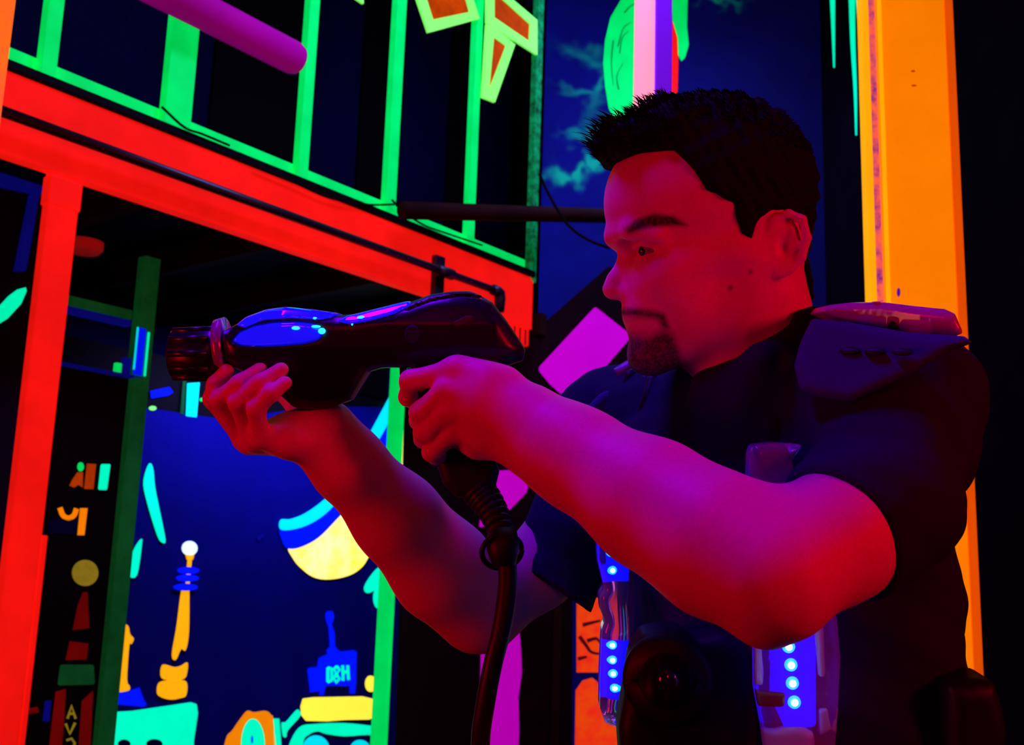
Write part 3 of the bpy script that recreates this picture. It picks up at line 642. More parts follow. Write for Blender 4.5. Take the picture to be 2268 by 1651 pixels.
def hand_near(P):
    back = chain(P, [(1160, 912, .984, 54), (1075, 858, .985, 44), (1004, 826, .992, 29)], .012)
    for q in ([(1160, 930, .98, 54), (1070, 890, .977, 40), (988, 866, .984, 27)], [(1158, 955, .98, 54), (1075, 925, .978, 40), (994, 908, .985, 26)], [(1155, 975, .985, 50), (1075, 962, .985, 38), (1012, 950, .992, 25)],
              [(1150, 985, .995, 42), (1060, 980, 1.005, 34), (1010, 965, 1.01, 28)]): back = smin(back, chain(P, q, .01), .009)
    back = smin(back, chain(P, [(1120, 860, 1.0, 40), (1060, 838, 1.04, 32), (1000, 846, 1.085, 23)], .01), .012)
    back = smin(back, chain(P, [(1115, 850, .99, 36), (1020, 818, .995, 30)], .01), .012)
    fs = [[(1004, 824, .992, 28), (909, 844, 1.0, 23), (903, 880, 1.02, 19), (922, 896, 1.05, 17)],
          [(988, 866, .984, 26), (931, 914, .995, 23.5), (928, 932, 1.03, 20), (955, 935, 1.065, 17)],
          [(994, 908, .985, 26), (940, 958, .997, 23), (938, 972, 1.03, 20), (965, 975, 1.065, 17)],
          [(1012, 950, .992, 25), (957, 1001, 1.002, 21), (965, 1010, 1.03, 18), (990, 1012, 1.06, 16)]]
    f = None
    for q in fs:
        c_ = chain(P, q, .006); f = c_ if f is None else smin(f, c_, .0022)
    return smin(back, f, .007)
ARM_N = [(1160, 938, .984, 66), (1200, 968, .975, 72), (1290, 1022, .95, 92), (1443, 1116, .895, 122), (1600, 1212, .84, 138), (1712, 1278, .80, 116)]
UPP_N = [(1716, 1280, .80, 112), (1842, 1196, .835, 118), (1935, 1128, .868, 122), (1975, 1000, .93, 130)]
ARM_F = [(718, 962, 1.065, 60), (770, 1028, 1.078, 66), (880, 1148, 1.11, 82), (980, 1262, 1.145, 96), (1062, 1350, 1.17, 84)]
UPP_F = [(1062, 1352, 1.17, 80), (1192, 1264, 1.19, 68), (1340, 1000, 1.24, 90)]
def body(P):
    d = np.full(len(P), .5)
    def part(fn, lo, hi, k):
        nonlocal d
        m = ((P > np.array(lo)) & (P < np.array(hi))).all(1)
        if m.any(): d[m] = smin(d[m], fn(P[m]), k)
    part(head, (.02, -.12, .85), (.36, .33, 1.19), .03)
    part(lambda q: chain(q, ARM_N, .04), (-.05, -.36, .66), (.32, .06, 1.08), .01)
    part(lambda q: chain(q, UPP_N, .04), (.1, -.34, .66), (.48, .1, 1.08), .03)
    part(lambda q: rcone(q, cs(1722, 1345, .80), cs(1694, 1384, .803), .018, .0105), (.1, -.3, .7), (.3, -.1, .9), .03)
    part(hand_near, (-.16, -.16, .9), (.1, .09, 1.17), .02)
    part(lambda q: chain(q, ARM_F, .04), (-.3, -.4, .95), (.08, .05, 1.3), .01)
    part(lambda q: chain(q, UPP_F, .04), (-.15, -.4, 1.05), (.25, .1, 1.36), .03)
    part(hand_far, (-.36, -.15, .93), (-.1, .08, 1.19), .02)
    part(lambda q: smin(rcone(q, cs(1960, 975, .96), cs(1360, 960, 1.23), .045, .045), rcone(q, cs(1700, 950, 1.07), cs(1725, 1300, 1.06), .085, .09), .06), (-.05, -.4, .75), (.5, .15, 1.4), .04)
    return d
BV, BQ = sdf_mesh(body, (-.32, -.30, .70), (.45, .28, 1.33), .0021)
BV = smooth_mesh(BV, BQ, 2, .5)
# skin paint: beard, brows, lips, moles
L = np.stack([BV[:, 0]/S+W/2, H/2-BV[:, 1]/S, (D0-BV[:, 2])/S], 1); LX, LY = L[:, 0], L[:, 1]
inhead = (BV[:, 0] > .07) & (BV[:, 1] > -.02) & (BV[:, 2] > .9) & (BV[:, 2] < 1.14)
def soft(poly, w): return np.clip(.5-poly2(LX, LY, poly)/w, 0, 1)*inhead
skin = np.array([.72, .42, .34]); hairc = np.array([.02, .012, .01])
nz = rng.random(len(BV))
beard = np.maximum(.95*soft([(1385, 742), (1430, 745), (1455, 732), (1478, 740), (1500, 790), (1545, 835), (1450, 850), (1380, 835)], 26), .9*soft([(1362, 684), (1410, 688), (1458, 700), (1472, 735), (1455, 735), (1442, 712), (1400, 706), (1375, 700)], 12))
stub = .35*soft([(1478, 700), (1560, 740), (1625, 650), (1660, 700), (1600, 790), (1500, 830), (1460, 760)], 60)
brow = .97*soft([(1374, 522), (1396, 501), (1432, 493), (1472, 500), (1500, 520), (1460, 519), (1420, 522), (1380, 532)], 10)
mole = np.maximum(.8*soft(ell(1590, 649, 5, 5, 10), 4), .6*soft(ell(1628, 617, 5, 5, 10), 4))*(L[:, 2] > 0)
hm = np.clip(np.maximum(np.maximum(beard, stub), np.maximum(brow, mole))*(.85+.3*nz), 0, 1)[:, None]
lipm = (.6*np.maximum(soft([(1380, 706), (1410, 706), (1442, 717), (1412, 719), (1382, 719)], 6), soft([(1384, 722), (1440, 722), (1425, 740), (1400, 746), (1388, 742)], 6)))[:, None]
skc = skin*(.94+.12*nz[:, None]); skc = skc*(1-lipm)+np.array([.5, .14, .13])*lipm; skc = skc*(1-hm)+hairc*hm
mskin = bpy.data.materials.new('skin'); mskin.use_nodes = True; nt = mskin.node_tree; b = nt.nodes['Principled BSDF']
va = nt.nodes.new('ShaderNodeVertexColor'); va.layer_name = 'skin_tone'; nt.links.new(va.outputs['Color'], b.inputs['Base Color'])
b.inputs['Roughness'].default_value = .55; b.inputs['Specular IOR Level'].default_value = .35; b.inputs['Subsurface Weight'].default_value = .12; b.inputs['Subsurface Radius'].default_value = (.012, .004, .002); b.inputs['Subsurface Scale'].default_value = 1
tc = nt.nodes.new('ShaderNodeTexCoord'); n2 = nt.nodes.new('ShaderNodeTexNoise'); n2.inputs['Scale'].default_value = 350; bp_ = nt.nodes.new('ShaderNodeBump'); bp_.inputs['Strength'].default_value = .12; bp_.inputs['Distance'].default_value = .001
nt.links.new(tc.outputs['Object'], n2.inputs['Vector']); nt.links.new(n2.outputs['Fac'], bp_.inputs['Height']); nt.links.new(bp_.outputs['Normal'], b.inputs['Normal'])
foot = to_world(cs(1725, 1600, 1.06)); 
person = empty('person', (foot[0], foot[1], 0), 'man in a dark polo shirt aiming a toy blaster with both hands, seen in profile', 'person')
bodyo = np_mesh('body', BV, BQ, mskin, person)
at_ = bodyo.data.color_attributes.new('skin_tone', 'FLOAT_COLOR', 'POINT'); at_.data.foreach_set('color', np.concatenate([skc, np.ones((len(BV), 1))], 1).astype(np.float32).ravel())
# eyes
def sphere(name, c, r, m, parent, n=16):
    vs, fs = [], []
    for i in range(n+1):
        for j in range(2*n):
            a, b_ = math.pi*i/n, math.pi*j/n; vs.append(c+r*np.array([math.sin(a)*math.cos(b_), math.sin(a)*math.sin(b_), math.cos(a)]))
    for i in range(n):
        for j in range(2*n): a = i*2*n; k = (j+1) % (2*n); fs.append((a+j, a+2*n+j, a+2*n+k, a+k))
    return mesh(name, vs, fs, m, parent, True)
EYE = mat('eyeball', (.3, .26, .25), .15, spec=.5); IRIS = mat('iris', (.02, .012, .008), .1, spec=.6, coat=1.0)
for sgn in (1, -1):
    ce_ = np.array([(1433-W/2)*S, (H/2-563)*S, D0-sgn*68*S]); e = sphere('eye', to_world(ce_), 27*S, EYE, person)
    ip = np.array([(1419-W/2)*S, (H/2-564)*S, D0-sgn*76*S]); sphere('iris', to_world(ip), 14.5*S, IRIS, e, 12)
# ------------------------------------------------------------------ hair
HAIRLINE = [(1270, 330), (1345, 374), (1400, 360), (1470, 362), (1508, 405), (1535, 452), (1588, 476), (1604, 540), (1630, 553), (1641, 516), (1664, 494), (1700, 486), (1744, 505), (1757, 560), (1762, 610), (1790, 668), (1880, 660), (1880, 150), (1270, 150)]
def hair(P):
    L = local(P); X, Y = L[:, 0], L[:, 1]
    d = skull(L)-9
    d = smin(d, ellip(L, (1590, 380, 0), (205, 168, 165), rotz(8)), 30)
    d = smin(d, rcone(L, (1358, 322, 0), (1372, 330, 85), 36, 30), 30); d = smin(d, rcone(L, (1350, 318, 0), (1470, 268, 0), 30, 52), 40); d = smin(d, rcone(L, (1380, 325, 80), (1480, 300, 100), 30, 50), 40)
    d = smin(d, rcone(L, (1655, 560, 0), (1690, 850, 0), 128, 138), 20)
    w = 7*np.sin(X*.11+Y*.05)*np.sin(Y*.09-X*.04)+5*np.sin(X*.21-Y*.13+L[:, 2]*.1)
    d = d+w*.5
    return smax(d, poly2(X, Y, HAIRLINE), 14)*S
HV, HQ = sdf_mesh(hair, (.04, .05, .84), (.34, .30, 1.20), .0024)
HAIRM = mat('dark_hair', (.005, .003, .003), .75, spec=.08, bump=.4, bscale=300)
HV = smooth_mesh(HV, HQ, 1, .5)
ho = np_mesh('hair', HV, HQ, HAIRM, person); ho['label'] = 'short dark spiky hair'
# short strands standing up on top, clumped at the quiff
g_ = []
HL = np.stack([HV[:, 0]/S+W/2, H/2-HV[:, 1]/S, (D0-HV[:, 2])/S], 1)
cand = np.where((HL[:, 1] < 350) & (np.abs(HL[:, 2]) < 150) )[0]
sel = rng.choice(cand, 2600, replace=False); cen = np.array([(1590-W/2)*S, (H/2-440)*S, D0])
for i in sel:
    p = HV[i]; n_ = (p-cen); n_ /= np.linalg.norm(n_); q = HL[i]
    front = np.clip((1500-q[0])/150, 0, 1)*(q[1] < 360); back = q[0] > 1650
    ln = (9+32*front*rng.random()+6*rng.random())*S; dirv = n_+rng.normal(0, .28, 3)
    dirv += np.array([-.5*front, .9*front, 0]) if not back else np.array([.1, -.9, 0])
    if not back and front < .1: dirv += np.array([-.5, .1, 0]); ln *= .8
    dirv /= np.linalg.norm(dirv); p1 = p+dirv*ln*.55; p2 = p+dirv*ln+np.array([0, 0, rng.normal(0, .1)*ln])+np.array([-.15, -.1, 0])*ln
    r = (1.4+.8*rng.random())*S; x, y = frame_basis(dirv)
    V = [p-dirv*6*S+r*(math.cos(a)*x+math.sin(a)*y) for a in (0, 2.09, 4.19)]+[p1+.75*r*(math.cos(a)*x+math.sin(a)*y) for a in (0, 2.09, 4.19)]+[p2]
    g_.append((V, [(0, 1, 4, 3), (1, 2, 5, 4), (2, 0, 3, 5), (3, 4, 6, 6), (4, 5, 6, 6), (5, 3, 6, 6)]))
V_, F_ = merge(g_); st_ = mesh('hair_strands', to_world(np.array(V_)), [tuple(dict.fromkeys(f)) for f in F_], HAIRM, ho); st_['kind'] = 'stuff'
# ------------------------------------------------------------------ polo shirt
SH_N = cs(1985, 900, .94); SH_F = cs(1352, 940, 1.24)
sdv = SH_N-SH_F; sdv[1] = 0; sdv /= np.linalg.norm(sdv); fdv = np.array([sdv[2], 0, -sdv[0]])
if fdv[0] > 0: fdv = -fdv
upv = np.array([0, 1.0, 0])
def torso(P, top, bot, a, b):
    ax = bot-top; t = np.clip((P-top)@ax/(ax@ax), 0, 1); q = P-(top+t[:, None]*ax); u = q@sdv/a; v = q@fdv/b; w = q[:, 1]/.10
    k = np.sqrt(u*u+v*v+w*w*(t <= 0)+w*w*(t >= 1)); return (k-1)*min(a, b)
def wr(P, amp=.0017):
    a = np.sin(P[:, 0]*38+P[:, 1]*61+2.2*np.sin(P[:, 2]*23+P[:, 1]*9)); b_ = np.sin(P[:, 1]*47-P[:, 0]*71+1.7*np.sin(P[:, 0]*31+P[:, 2]*43))
    return amp*(1.2*a*np.abs(a)+b_*np.sin(P[:, 1]*17+P[:, 2]*29))
T0, T1 = cs(1700, 1020, 1.07), cs(1772, 1900, 1.05)
def cutplane(P, c, n): return (P-c)@(n/np.linalg.norm(n))
def shirt(P):
    d = torso(P, T0, T1, .182, .118)
    d = smin(d, rcone(P, cs(1745, 850, 1.05), SH_N, .066, .066), .05); d = smin(d, rcone(P, cs(1640, 880, 1.10), SH_F, .062, .058), .05)
    n = cs(1945, 1120, .868)-cs(1735, 1262, .805); hem = cs(1858, 1182, .838)
    s = rcone(P, cs(1800, 1222, .825), cs(1945, 1115, .868), .0545, .058); s = smax(s, -cutplane(P, hem, n), .005); s = smin(s, rcone(P, cs(1945, 1115, .868), SH_N, .056, .066), .03)
    d = smin(d, s, .03)
    n2 = cs(1345, 960, 1.24)-cs(1075, 1340, 1.17); hem2 = cs(1238, 1298, 1.185)
    s2 = rcone(P, cs(1206, 1352, 1.172), SH_F, .0445, .06); s2 = smax(s2, -cutplane(P, cs(1236, 1298, 1.18), np.array([.57, .82, .05])), .004)
    d = smin(d, s2, .03)
    d = smin(d, rcone(P, cs(1775, 765, 1.0), cs(1660, 880, .975), .030, .026), .03); d = smin(d, rcone(P, cs(1660, 880, .975), cs(1580, 930, 1.01), .026, .024), .03)
    d = smin(d, rcone(P, cs(1690, 950, 1.04), cs(1600, 930, 1.06), .06, .05), .04)
    # collar ring
    cpts = [cs(1575, 862, .985), cs(1600, 905, 1.03), cs(1640, 880, 1.13), cs(1720, 800, 1.15), cs(1790, 735, 1.09), cs(1785, 735, 1.0), cs(1690, 800, .95), cs(1575, 862, .985)]
    for a, b_ in zip(cpts[:-1], cpts[1:]): d = smin(d, rcone(P, a, b_, .011, .011), .02)
    return d+wr(P)
SV, SQ = sdf_mesh(shirt, (-.12, -.62, .72), (.50, .13, 1.36), .0032)
SV = smooth_mesh(SV, SQ, 1, .5)
SHIRT = mat('dark_navy_polo', (.012, .012, .05), .85, spec=.15, bump=.35, bscale=900)
so = np_mesh('polo_shirt', SV, SQ, SHIRT, person); so['label'] = 'dark navy short sleeved polo shirt'
# ------------------------------------------------------------------ trousers and shoes (below the frame)
gz = foot; hipw = to_world(cs(1735, 1900, 1.05))
sdw = sdv[0]*RT+sdv[1]*UP+sdv[2]*FW; sdw[2] = 0; sdw /= np.linalg.norm(sdw); fdw = np.array([-sdw[1], sdw[0], 0])
if fdw[0] > 0: fdw = -fdw
geo = []
TR = mat('black_trousers', (.008, .008, .012), .85, bump=.3)
for s in (1, -1):
    hx = hipw+sdw*s*.085; kx = hipw+sdw*s*.11+fdw*.05*s; ax_ = hipw+sdw*s*.13+fdw*.10*s
    geo.append(tube_geo([np.array([hx[0], hx[1], hipw[2]+.12]), np.array([hx[0], hx[1], hipw[2]-.05]), np.array([kx[0], kx[1], .48]), np.array([ax_[0], ax_[1], .10])], [.105, .10, .072, .058], 20))
    sh0 = np.array([ax_[0], ax_[1], .045])-fdw*.06
    tube('shoe', [sh0, sh0+fdw*.08, sh0+fdw*.18, sh0+fdw*.24], [.040, .044, .042, .028], mat('black_shoe', (.01, .01, .01), .5), person, 16)
V_, F_ = merge(geo); mesh('trousers', V_, F_, TR, person, True)
# ------------------------------------------------------------------ plates: rounded extrusions with real thickness
def extr(P, poly, d0, ht, r, slx=0.0, sly=0.0, cx=None):
    s = d0/F; X = P[:, 0]/s+W/2; Y = H/2-P[:, 1]/s
    q = np.array(poly, float); c0 = q.mean(0)
    z = np.abs(P[:, 2]-d0-slx*(X-c0[0])-sly*(Y-c0[1])); d2 = poly2(X, Y, poly)*s
    a, b_ = d2+r, z-ht+r
    return np.minimum(np.maximum(a, b_), 0)+np.hypot(np.maximum(a, 0), np.maximum(b_, 0))-r
def plate(name, poly, d0, ht, r, m, parent, slx=0.0, sly=0.0, h=.0016, sm=1):
    s = d0/F; q = np.array(poly, float); c0 = q.mean(0); ext = abs(slx)*np.ptp(q[:, 0])/2+abs(sly)*np.ptp(q[:, 1])/2+.01
    zz = [slx*(x-c0[0])+sly*(y-c0[1]) for x, y in poly]
    lo = np.array([(q[:, 0].min()-W/2)*s-.008, (H/2-q[:, 1].max())*s-.008, d0+min(zz)-ht-.008]); hi = np.array([(q[:, 0].max()-W/2)*s+.008, (H/2-q[:, 1].min())*s+.008, d0+max(zz)+ht+.008])
    V, Q = sdf_mesh(lambda P: extr(P, poly, d0, ht, r, slx, sly), lo, hi, h)
    if sm: V = smooth_mesh(V, Q, sm, .5)
    return np_mesh(name, V, Q, m, parent)
# ------------------------------------------------------------------ toy blaster
GD = 1.055; GS = GD/F
GUNB = mat('black_glossy_plastic', (.008, .006, .018), .3, spec=.35)
GUNM = mat('black_matte_plastic', (.012, .008, .012), .5, spec=.4)
LITB = mat('lit_blue_window', (.02, .02, .6), .12, .9, glowcol=(.004, .004, 1.0), spec=.6, coat=1.0)
CLEARV = mat('clear_violet_plastic', (.8, .5, .95), .12, trans=.55, spec=.5)
LEDW = mat('white_led', (1, 1, 1), .3, 6.0, glowcol=(.75, 1.0, 1.0)); LEDC = mat('cyan_led_halo', (.1, .8, 1), .3, 1.3, glowcol=(0, .75, 1.0)); LEDP = mat('blue_led_board', (.01, .01, .5), .4, 1.1, glowcol=(.003, .004, 1.0))
gun = empty('toy_blaster', to_world(cs(820, 800, GD)), 'black toy blaster with blue lit windows held in both hands', 'blaster')
POLY_B = [(492, 752), (500, 736), (530, 722), (560, 706), (600, 693), (640, 689), (700, 694), (752, 700), (790, 698), (850, 686), (900, 674), (955, 653), (1000, 646), (1040, 645), (1062, 653), (1090, 670), (1120, 708), (1150, 752), (1164, 775), (1158, 800), (1120, 812), (1000, 818), (900, 816), (870, 815), (845, 816), (820, 823), (802, 852), (782, 886), (750, 897), (715, 908), (685, 911), (650, 900), (620, 870), (590, 846), (540, 822), (500, 805)]
def gunbody(P):
    s = GS; X = P[:, 0]/s+W/2; Y = H/2-P[:, 1]/s; z = np.abs(P[:, 2]-GD)
    wx = np.interp(X, [490, 540, 640, 760, 900, 1000, 1100, 1165], [.026, .034, .038, .032, .030, .032, .030, .022])
    wy = np.interp(Y, [640, 680, 720, 770, 830, 910], [.55, .78, .97, 1.0, .8, .55])
    d2 = poly2(X, Y, POLY_B)*s; r = .016; a, b_ = d2+r, z-wx*wy+r
    d = np.minimum(np.maximum(a, b_), 0)+np.hypot(np.maximum(a, 0), np.maximum(b_, 0))-r
    # groove along the upper rear cover and a dent panel
    return d
def gpart(name, fn, box_, m, h=.0016):
    lo = cs(box_[0], box_[3], GD); hi = cs(box_[2], box_[1], GD); lo[2] = GD-.055; hi[2] = GD+.055
    V, Q = sdf_mesh(fn, lo, hi, h); V = smooth_mesh(V, Q, 1, .5); return np_mesh(name, V, Q, m, gun)
def pxy(P): return P[:, 0]/GS+W/2, H/2-P[:, 1]/GS
SIDEWIN = [(533, 757), (548, 740), (580, 726), (620, 719), (670, 717), (705, 720), (724, 730), (727, 740), (716, 753), (690, 761), (640, 766), (590, 768), (552, 766)]
TOPWIN = [(538, 724), (556, 703), (600, 685), (640, 678), (700, 684), (757, 694), (744, 707), (720, 712), (660, 709), (600, 713), (560, 729)]
REARWIN = [(757, 716), (775, 701), (800, 695), (850, 680), (895, 667), (912, 668), (914, 680), (880, 699), (830, 714), (785, 722)]
GROOVE = stroke([(905, 690), (918, 684), (960, 668), (1020, 657), (1070, 662)], 5)
def body_final(P):
    d = gunbody(P); X, Y = pxy(P); d = smax(d, -(poly2(X, Y, SIDEWIN)*GS-.001), .003); d = np.maximum(d, -np.maximum(poly2(X, Y, GROOVE)*GS, -(d+.003)))
    return d
gpart('body', body_final, (470, 620, 1190, 930), GUNB)
def win(poly, off, k=.004):
    def f(P):
        X, Y = pxy(P); return smax(gunbody(P)-off, poly2(X, Y, poly)*GS, k)
    return f
for po_, off in ((SIDEWIN, .001), (TOPWIN, .0035), (REARWIN, .003)):
    w_ = gpart('light_window', win(po_, off), (520, 650, 930, 790), LITB, .0013); w_['label'] = 'glowing blue window'
grip_poly = [(905, 800), (1092, 800), (1080, 900), (1088, 990), (1106, 1045), (1096, 1085), (1070, 1108), (1012, 1100), (982, 1070), (962, 1010), (940, 920)]
plate('grip', grip_poly, GD, .018, .012, GUNM, gun)
plate('trigger', [(885, 815), (900, 815), (905, 860), (898, 885), (888, 860)], GD, .006, .003, GUNM, gun, h=.0012)
# barrel: ribbed muzzle with a clear collar
def gp(px, py, dz=0): return to_world(cs(px, py, GD+dz))
tube('muzzle', [gp(380, 785), (gp(384, 785)), gp(470, 784), gp(498, 783)], [.018, .0235, .025, .024], GUNB, gun, 28)
for k in range(10):
    a = 2*math.pi*k/10; o_ = RT*0+UP*math.sin(a)*.0235+FW*math.cos(a)*.0235
    tube('muzzle_rib', [gp(388, 785)+o_, gp(474, 784)+o_*1.06], .0032, GUNB, gun, 8)
tube('collar', [gp(484, 770), gp(504, 768)], [.0275, .029], mat('smoky_violet_plastic', (.25, .1, .35), .2, spec=.6, coat=.5), gun, 28)
tube('lens', [gp(379, 785), gp(377, 785)], .014, mat('dark_lens', (.02, .0, .03), .1, spec=.6), gun, 20)
for (px, py, rx, ry, dz) in ((632, 702, 7, 5, -.026), (698, 707, 8, 3, -.028), (800, 706, 9, 5, -.026), (713, 734, 8, 7, -.0365), (655, 729, 9, 4, -.037), (700, 726, 10, 3, -.037), (780, 716, 3, 6, -.027)):
    V_, F_ = tube_geo([cs(px, py, GD+dz-.0035), cs(px, py, GD+dz-.002), cs(px, py, GD+dz+.004)], [.25*rx*GS, rx*GS, rx*GS], 14)
    V_ = np.array(V_); c0 = cs(px, py, GD)[1]; V_[:, 1] = c0+(V_[:, 1]-c0)*ry/rx
    mesh('led', to_world(V_), F_, LEDC, gun, True)
plate('side_button', ell(913, 742, 17, 22, 20), GD-.031, .003, .002, mat('dark_blue_button', (.02, .012, .09), .4), gun, h=.0012)
plate('side_label', [(1000, 715), (1035, 698), (1048, 700), (1045, 712), (1010, 726)], GD-.0295, .002, .0015, mat('dim_grey_label', (.07, .03, .05), .6), gun, h=.0012)
# strain relief, ring and hose
rel = [cs(1058, 1085, 1.05), cs(1078, 1110, 1.045), cs(1098, 1145, 1.035), cs(1112, 1185, 1.02)]
RS = spline(rel, 8); N = len(RS)
tube('strain_relief', to_world(np.array(RS)), [.011-.004*i/N for i in range(N)], GUNM, gun, 12)
for i in range(1, N, 3):
    p = RS[i]; t = RS[min(i+1, N-1)]-RS[i-1]; t /= np.linalg.norm(t); r = .0175-.005*i/N
    tube('relief_rib', to_world(np.array([p-t*.0042, p-t*.002, p+t*.002, p+t*.0042])), [r*.7, r, r, r*.7], GUNM, gun, 16)
hp_ = spline([cs(1112, 1180, 1.02), cs(1122, 1240, 1.005), cs(1124, 1300, .995), cs(1112, 1390, .985), cs(1092, 1470, .98), cs(1075, 1560, .98), cs(1064, 1650, .985), cs(1068, 1800, 1.0), cs(1130, 2000, 1.03), cs(1300, 2080, 1.06), cs(1480, 1950, 1.04)], 8)
tube('hose', to_world(np.array(hp_)), .0088, mat('black_rubber', (.010, .007, .009), .45, spec=.4), gun, 16)
rc_ = cs(1112, 1222, 1.005); ring = []
for k in range(29):
    a = 2*math.pi*k/28; ring.append(rc_+np.array([.0185*math.cos(a), .0165*math.sin(a), .010*math.cos(a+.6)]))
tube('clip_ring', to_world(np.array(ring)), .0026, GUNB, gun, 10)
tube('clip_body', to_world(np.array([cs(1112, 1180, 1.012), cs(1114, 1215, 1.004), cs(1118, 1255, .998)])), [.014, .0155, .0105], GUNM, gun, 18)
# ------------------------------------------------------------------ laser tag vest
vest = empty('vest', to_world(cs(1600, 1300, 1.0)), 'black laser tag vest with clear pods and blue lights worn over the shirt', 'vest')
VB = mat('vest_black_plastic', (.006, .005, .010), .5, spec=.25); VF = mat('vest_dark_blue_fabric', (.03, .03, .15), .75, spec=.2, bump=.3, bscale=500)
CLEAR = mat('clear_plastic', (.8, .55, 1.0), .1, trans=.86, spec=.5)
PK = mat('pale_violet_plastic', (.45, .3, .6), .3, spec=.5)
def led(px, py, d, r, par):
    c_ = cs(px, py, d); k = d/F
    V_, F_ = tube_geo([c_-np.array([0, 0, .002]), c_], [r*1.55*k, r*1.6*k], 20); h_ = mesh('led_halo', to_world(np.array(V_)), F_, LEDC, par, True)
    sphere('led', to_world(c_-np.array([0, 0, .003])), r*.85*k, LEDW, par, 8)
# near chest pod (behind the forearm)
NP = [(1660, 1000), (1668, 985), (1710, 980), (1776, 984), (1770, 996), (1752, 1020), (1760, 1100), (1800, 1250), (1846, 1362), (1852, 1450), (1845, 1560), (1828, 1740), (1700, 1740), (1682, 1600), (1668, 1520), (1668, 1400), (1672, 1250), (1655, 1080)]
p_ = plate('chest_pod', NP, .893, .017, .010, CLEAR, vest, sly=-.00002, h=.002); p_['label'] = 'clear plastic pod with a row of blue lights below the elbow'
plate('led_board', [(1702, 1100), (1765, 1100), (1800, 1380), (1798, 1600), (1730, 1606), (1702, 1540)], .896, .004, .002, LEDP, p_, sly=-.00002, h=.002)
plate('inner_block', [(1676, 1525), (1734, 1532), (1732, 1562), (1678, 1560)], .888, .004, .002, VB, p_, h=.0016)
plate('inner_cup', [(1705, 1612), (1735, 1600), (1770, 1600), (1795, 1615), (1800, 1700), (1705, 1700)], .893, .008, .006, PK, p_, h=.002)
plate('inner_wing', [(1806, 1565), (1826, 1562), (1828, 1610), (1808, 1625)], .893, .006, .004, PK, p_, h=.0016)
plate('inner_wing', [(1678, 1425), (1695, 1425), (1698, 1515), (1684, 1520)], .893, .005, .004, PK, p_, h=.0016)
plate('inner_wing', [(1797, 1385), (1818, 1375), (1822, 1495), (1806, 1495)], .893, .005, .004, PK, p_, h=.0016)
for px, py in ((1745, 1392), (1743, 1430), (1748, 1470), (1751, 1510), (1755, 1552)): led(px, py, .8865, 9, p_)
# far chest pod
FPd = [(1318, 1150), (1385, 1150), (1392, 1250), (1388, 1330), (1392, 1400), (1388, 1450), (1376, 1540), (1364, 1604), (1338, 1594), (1326, 1560), (1327, 1480), (1331, 1390), (1337, 1372), (1327, 1345), (1325, 1316), (1336, 1298), (1322, 1240)]
q_ = plate('chest_pod', FPd, 1.06, .018, .009, CLEAR, vest, h=.0018); q_['label'] = 'clear plastic pod with blue lights on the far side of the chest'
plate('led_board', [(1340, 1160), (1380, 1160), (1382, 1285), (1346, 1285)], 1.062, .005, .003, LEDP, q_, h=.0016); plate('led_board', [(1348, 1415), (1382, 1415), (1374, 1545), (1346, 1545)], 1.062, .005, .003, LEDP, q_, h=.0016)
for px, py in ((1352, 1223), (1356, 1262), (1356, 1427), (1356, 1460), (1357, 1490), (1360, 1522)): led(px, py, 1.053, 6, q_)
# chest unit with round sensor
ch = plate('chest_unit', [(1375, 1740), (1366, 1600), (1384, 1500), (1392, 1440), (1420, 1395), (1460, 1384), (1500, 1384), (1530, 1405), (1590, 1395), (1640, 1400), (1664, 1420), (1668, 1500), (1674, 1740)], .965, .028, .016, VB, vest, h=.0026)
nrm = np.array([-.25, .05, -1.0]); nrm /= np.linalg.norm(nrm); c_ = cs(1482, 1500, .942)
tube('sensor_ring', to_world(np.array([c_, c_+nrm*.012, c_+nrm*.017, c_+nrm*.017, c_+nrm*.008, c_+nrm*.006])), [.040, .039, .034, .024, .016, .0], VB, vest, 36)
sphere('sensor_lens', to_world(c_+nrm*.008), .013, mat('dark_glossy_lens', (.01, .006, .03), .08, spec=.8, coat=1.0), vest, 14)
for k in range(2):
    plate('ridge', [(1458, 1420+k*24), (1500, 1417+k*24), (1500, 1423+k*24), (1458, 1426+k*24)], .938, .003, .002, VB, vest, h=.0014)
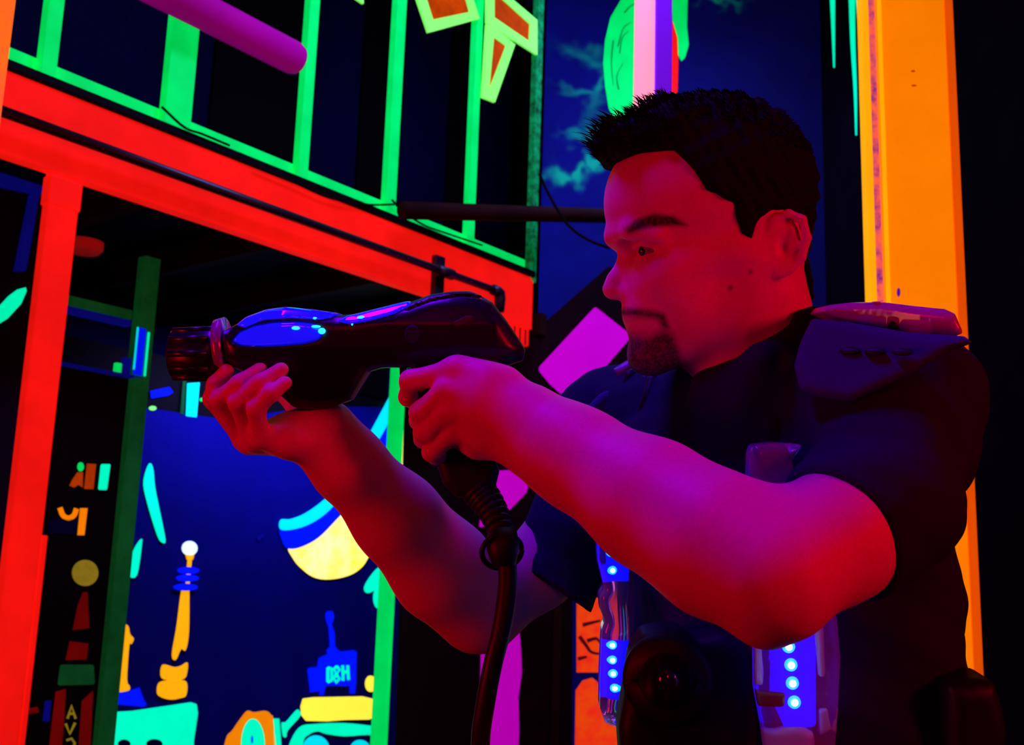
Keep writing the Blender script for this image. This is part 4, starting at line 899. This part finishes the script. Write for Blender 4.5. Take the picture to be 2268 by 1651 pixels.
# straps and yokes
plate('strap', [(1770, 688), (1808, 676), (1836, 694), (1808, 740), (1782, 800), (1776, 880), (1778, 1000), (1688, 1000), (1696, 900), (1712, 820), (1742, 745)], .955, .009, .007, mat('black_webbing', (.012, .009, .014), .8, bump=.5, bscale=700), vest, slx=-.0001, sly=-.0001, h=.0022)
yk = plate('shoulder_yoke', [(1800, 760), (1830, 700), (1900, 712), (2000, 738), (2092, 748), (2104, 764), (2060, 782), (1990, 830), (1930, 862), (1875, 890), (1820, 880), (1788, 862), (1784, 810)], .878, .012, .010, VF, vest, slx=-.00026, sly=-.00018, h=.0022)
for px, py in ((1882, 778), (1938, 779), (1998, 780)):
    plate('vent', ell(px, py, 20, 9, 20, rot=0), 0.864-.00026*(px-1925)-.00018*(py-800), .004, .003, VB, yk, slx=-.00026, sly=-.00018, h=.0014)
sp = plate('shoulder_pod', [(1822, 690), (1832, 676), (1880, 671), (1940, 672), (2000, 682), (2056, 690), (2074, 700), (2090, 744), (2070, 750), (2000, 742), (1920, 724), (1850, 704)], .915, .030, .010, CLEARV, vest, slx=-.00015, h=.0022); sp['label'] = 'clear violet plastic pod on the near shoulder'
plate('inner_block', [(1968, 700), (1990, 703), (1990, 732), (1966, 728)], .892, .005, .002, VB, sp, h=.0016); plate('inner_cup', [(1996, 706), (2060, 712), (2066, 738), (2000, 732)], .905, .008, .004, PK, sp, h=.0018)
plate('inner_cup', [(1900, 695), (1962, 700), (1960, 724), (1905, 714)], .91, .008, .004, mat('violet_block', (.2, .08, .7), .3), sp, h=.0018)
for k in range(3): plate('ridge', [(1925+k*24, 669+k*3), (1942+k*24, 670+k*3), (1942+k*24, 676+k*3), (1925+k*24, 675+k*3)], .905, .012, .001, PK, sp, h=.0014)
plate('shoulder_pod', [(1358, 818), (1396, 795), (1420, 790), (1420, 812), (1366, 838)], 1.19, .02, .006, CLEARV, vest, h=.0018)
plate('shoulder_yoke', [(1284, 918), (1330, 872), (1375, 850), (1410, 842), (1420, 880), (1405, 940), (1345, 946)], 1.165, .012, .008, VF, vest, h=.0022)
plate('collar_flap', [(1428, 910), (1452, 866), (1478, 834), (1494, 828), (1490, 860), (1473, 904)], 1.10, .006, .004, VF, vest, h=.0018)
for pts in ([(1398, 825, 1.15), (1385, 880, 1.145), (1372, 960, 1.15)], [(1436, 835, 1.12), (1415, 890, 1.12), (1402, 970, 1.14)], [(1448, 835, 1.1), (1430, 900, 1.09), (1405, 980, 1.12)]):
    tube('strap_cord', to_world(np.array(spline([cs(*p) for p in pts], 6))), .0065, VB, vest, 10)
plate('battery_pack', [(2075, 1500), (2130, 1490), (2176, 1493), (2190, 1530), (2200, 1570), (2205, 1600), (2190, 1740), (2080, 1740)], .90, .03, .014, VB, vest, h=.0026)
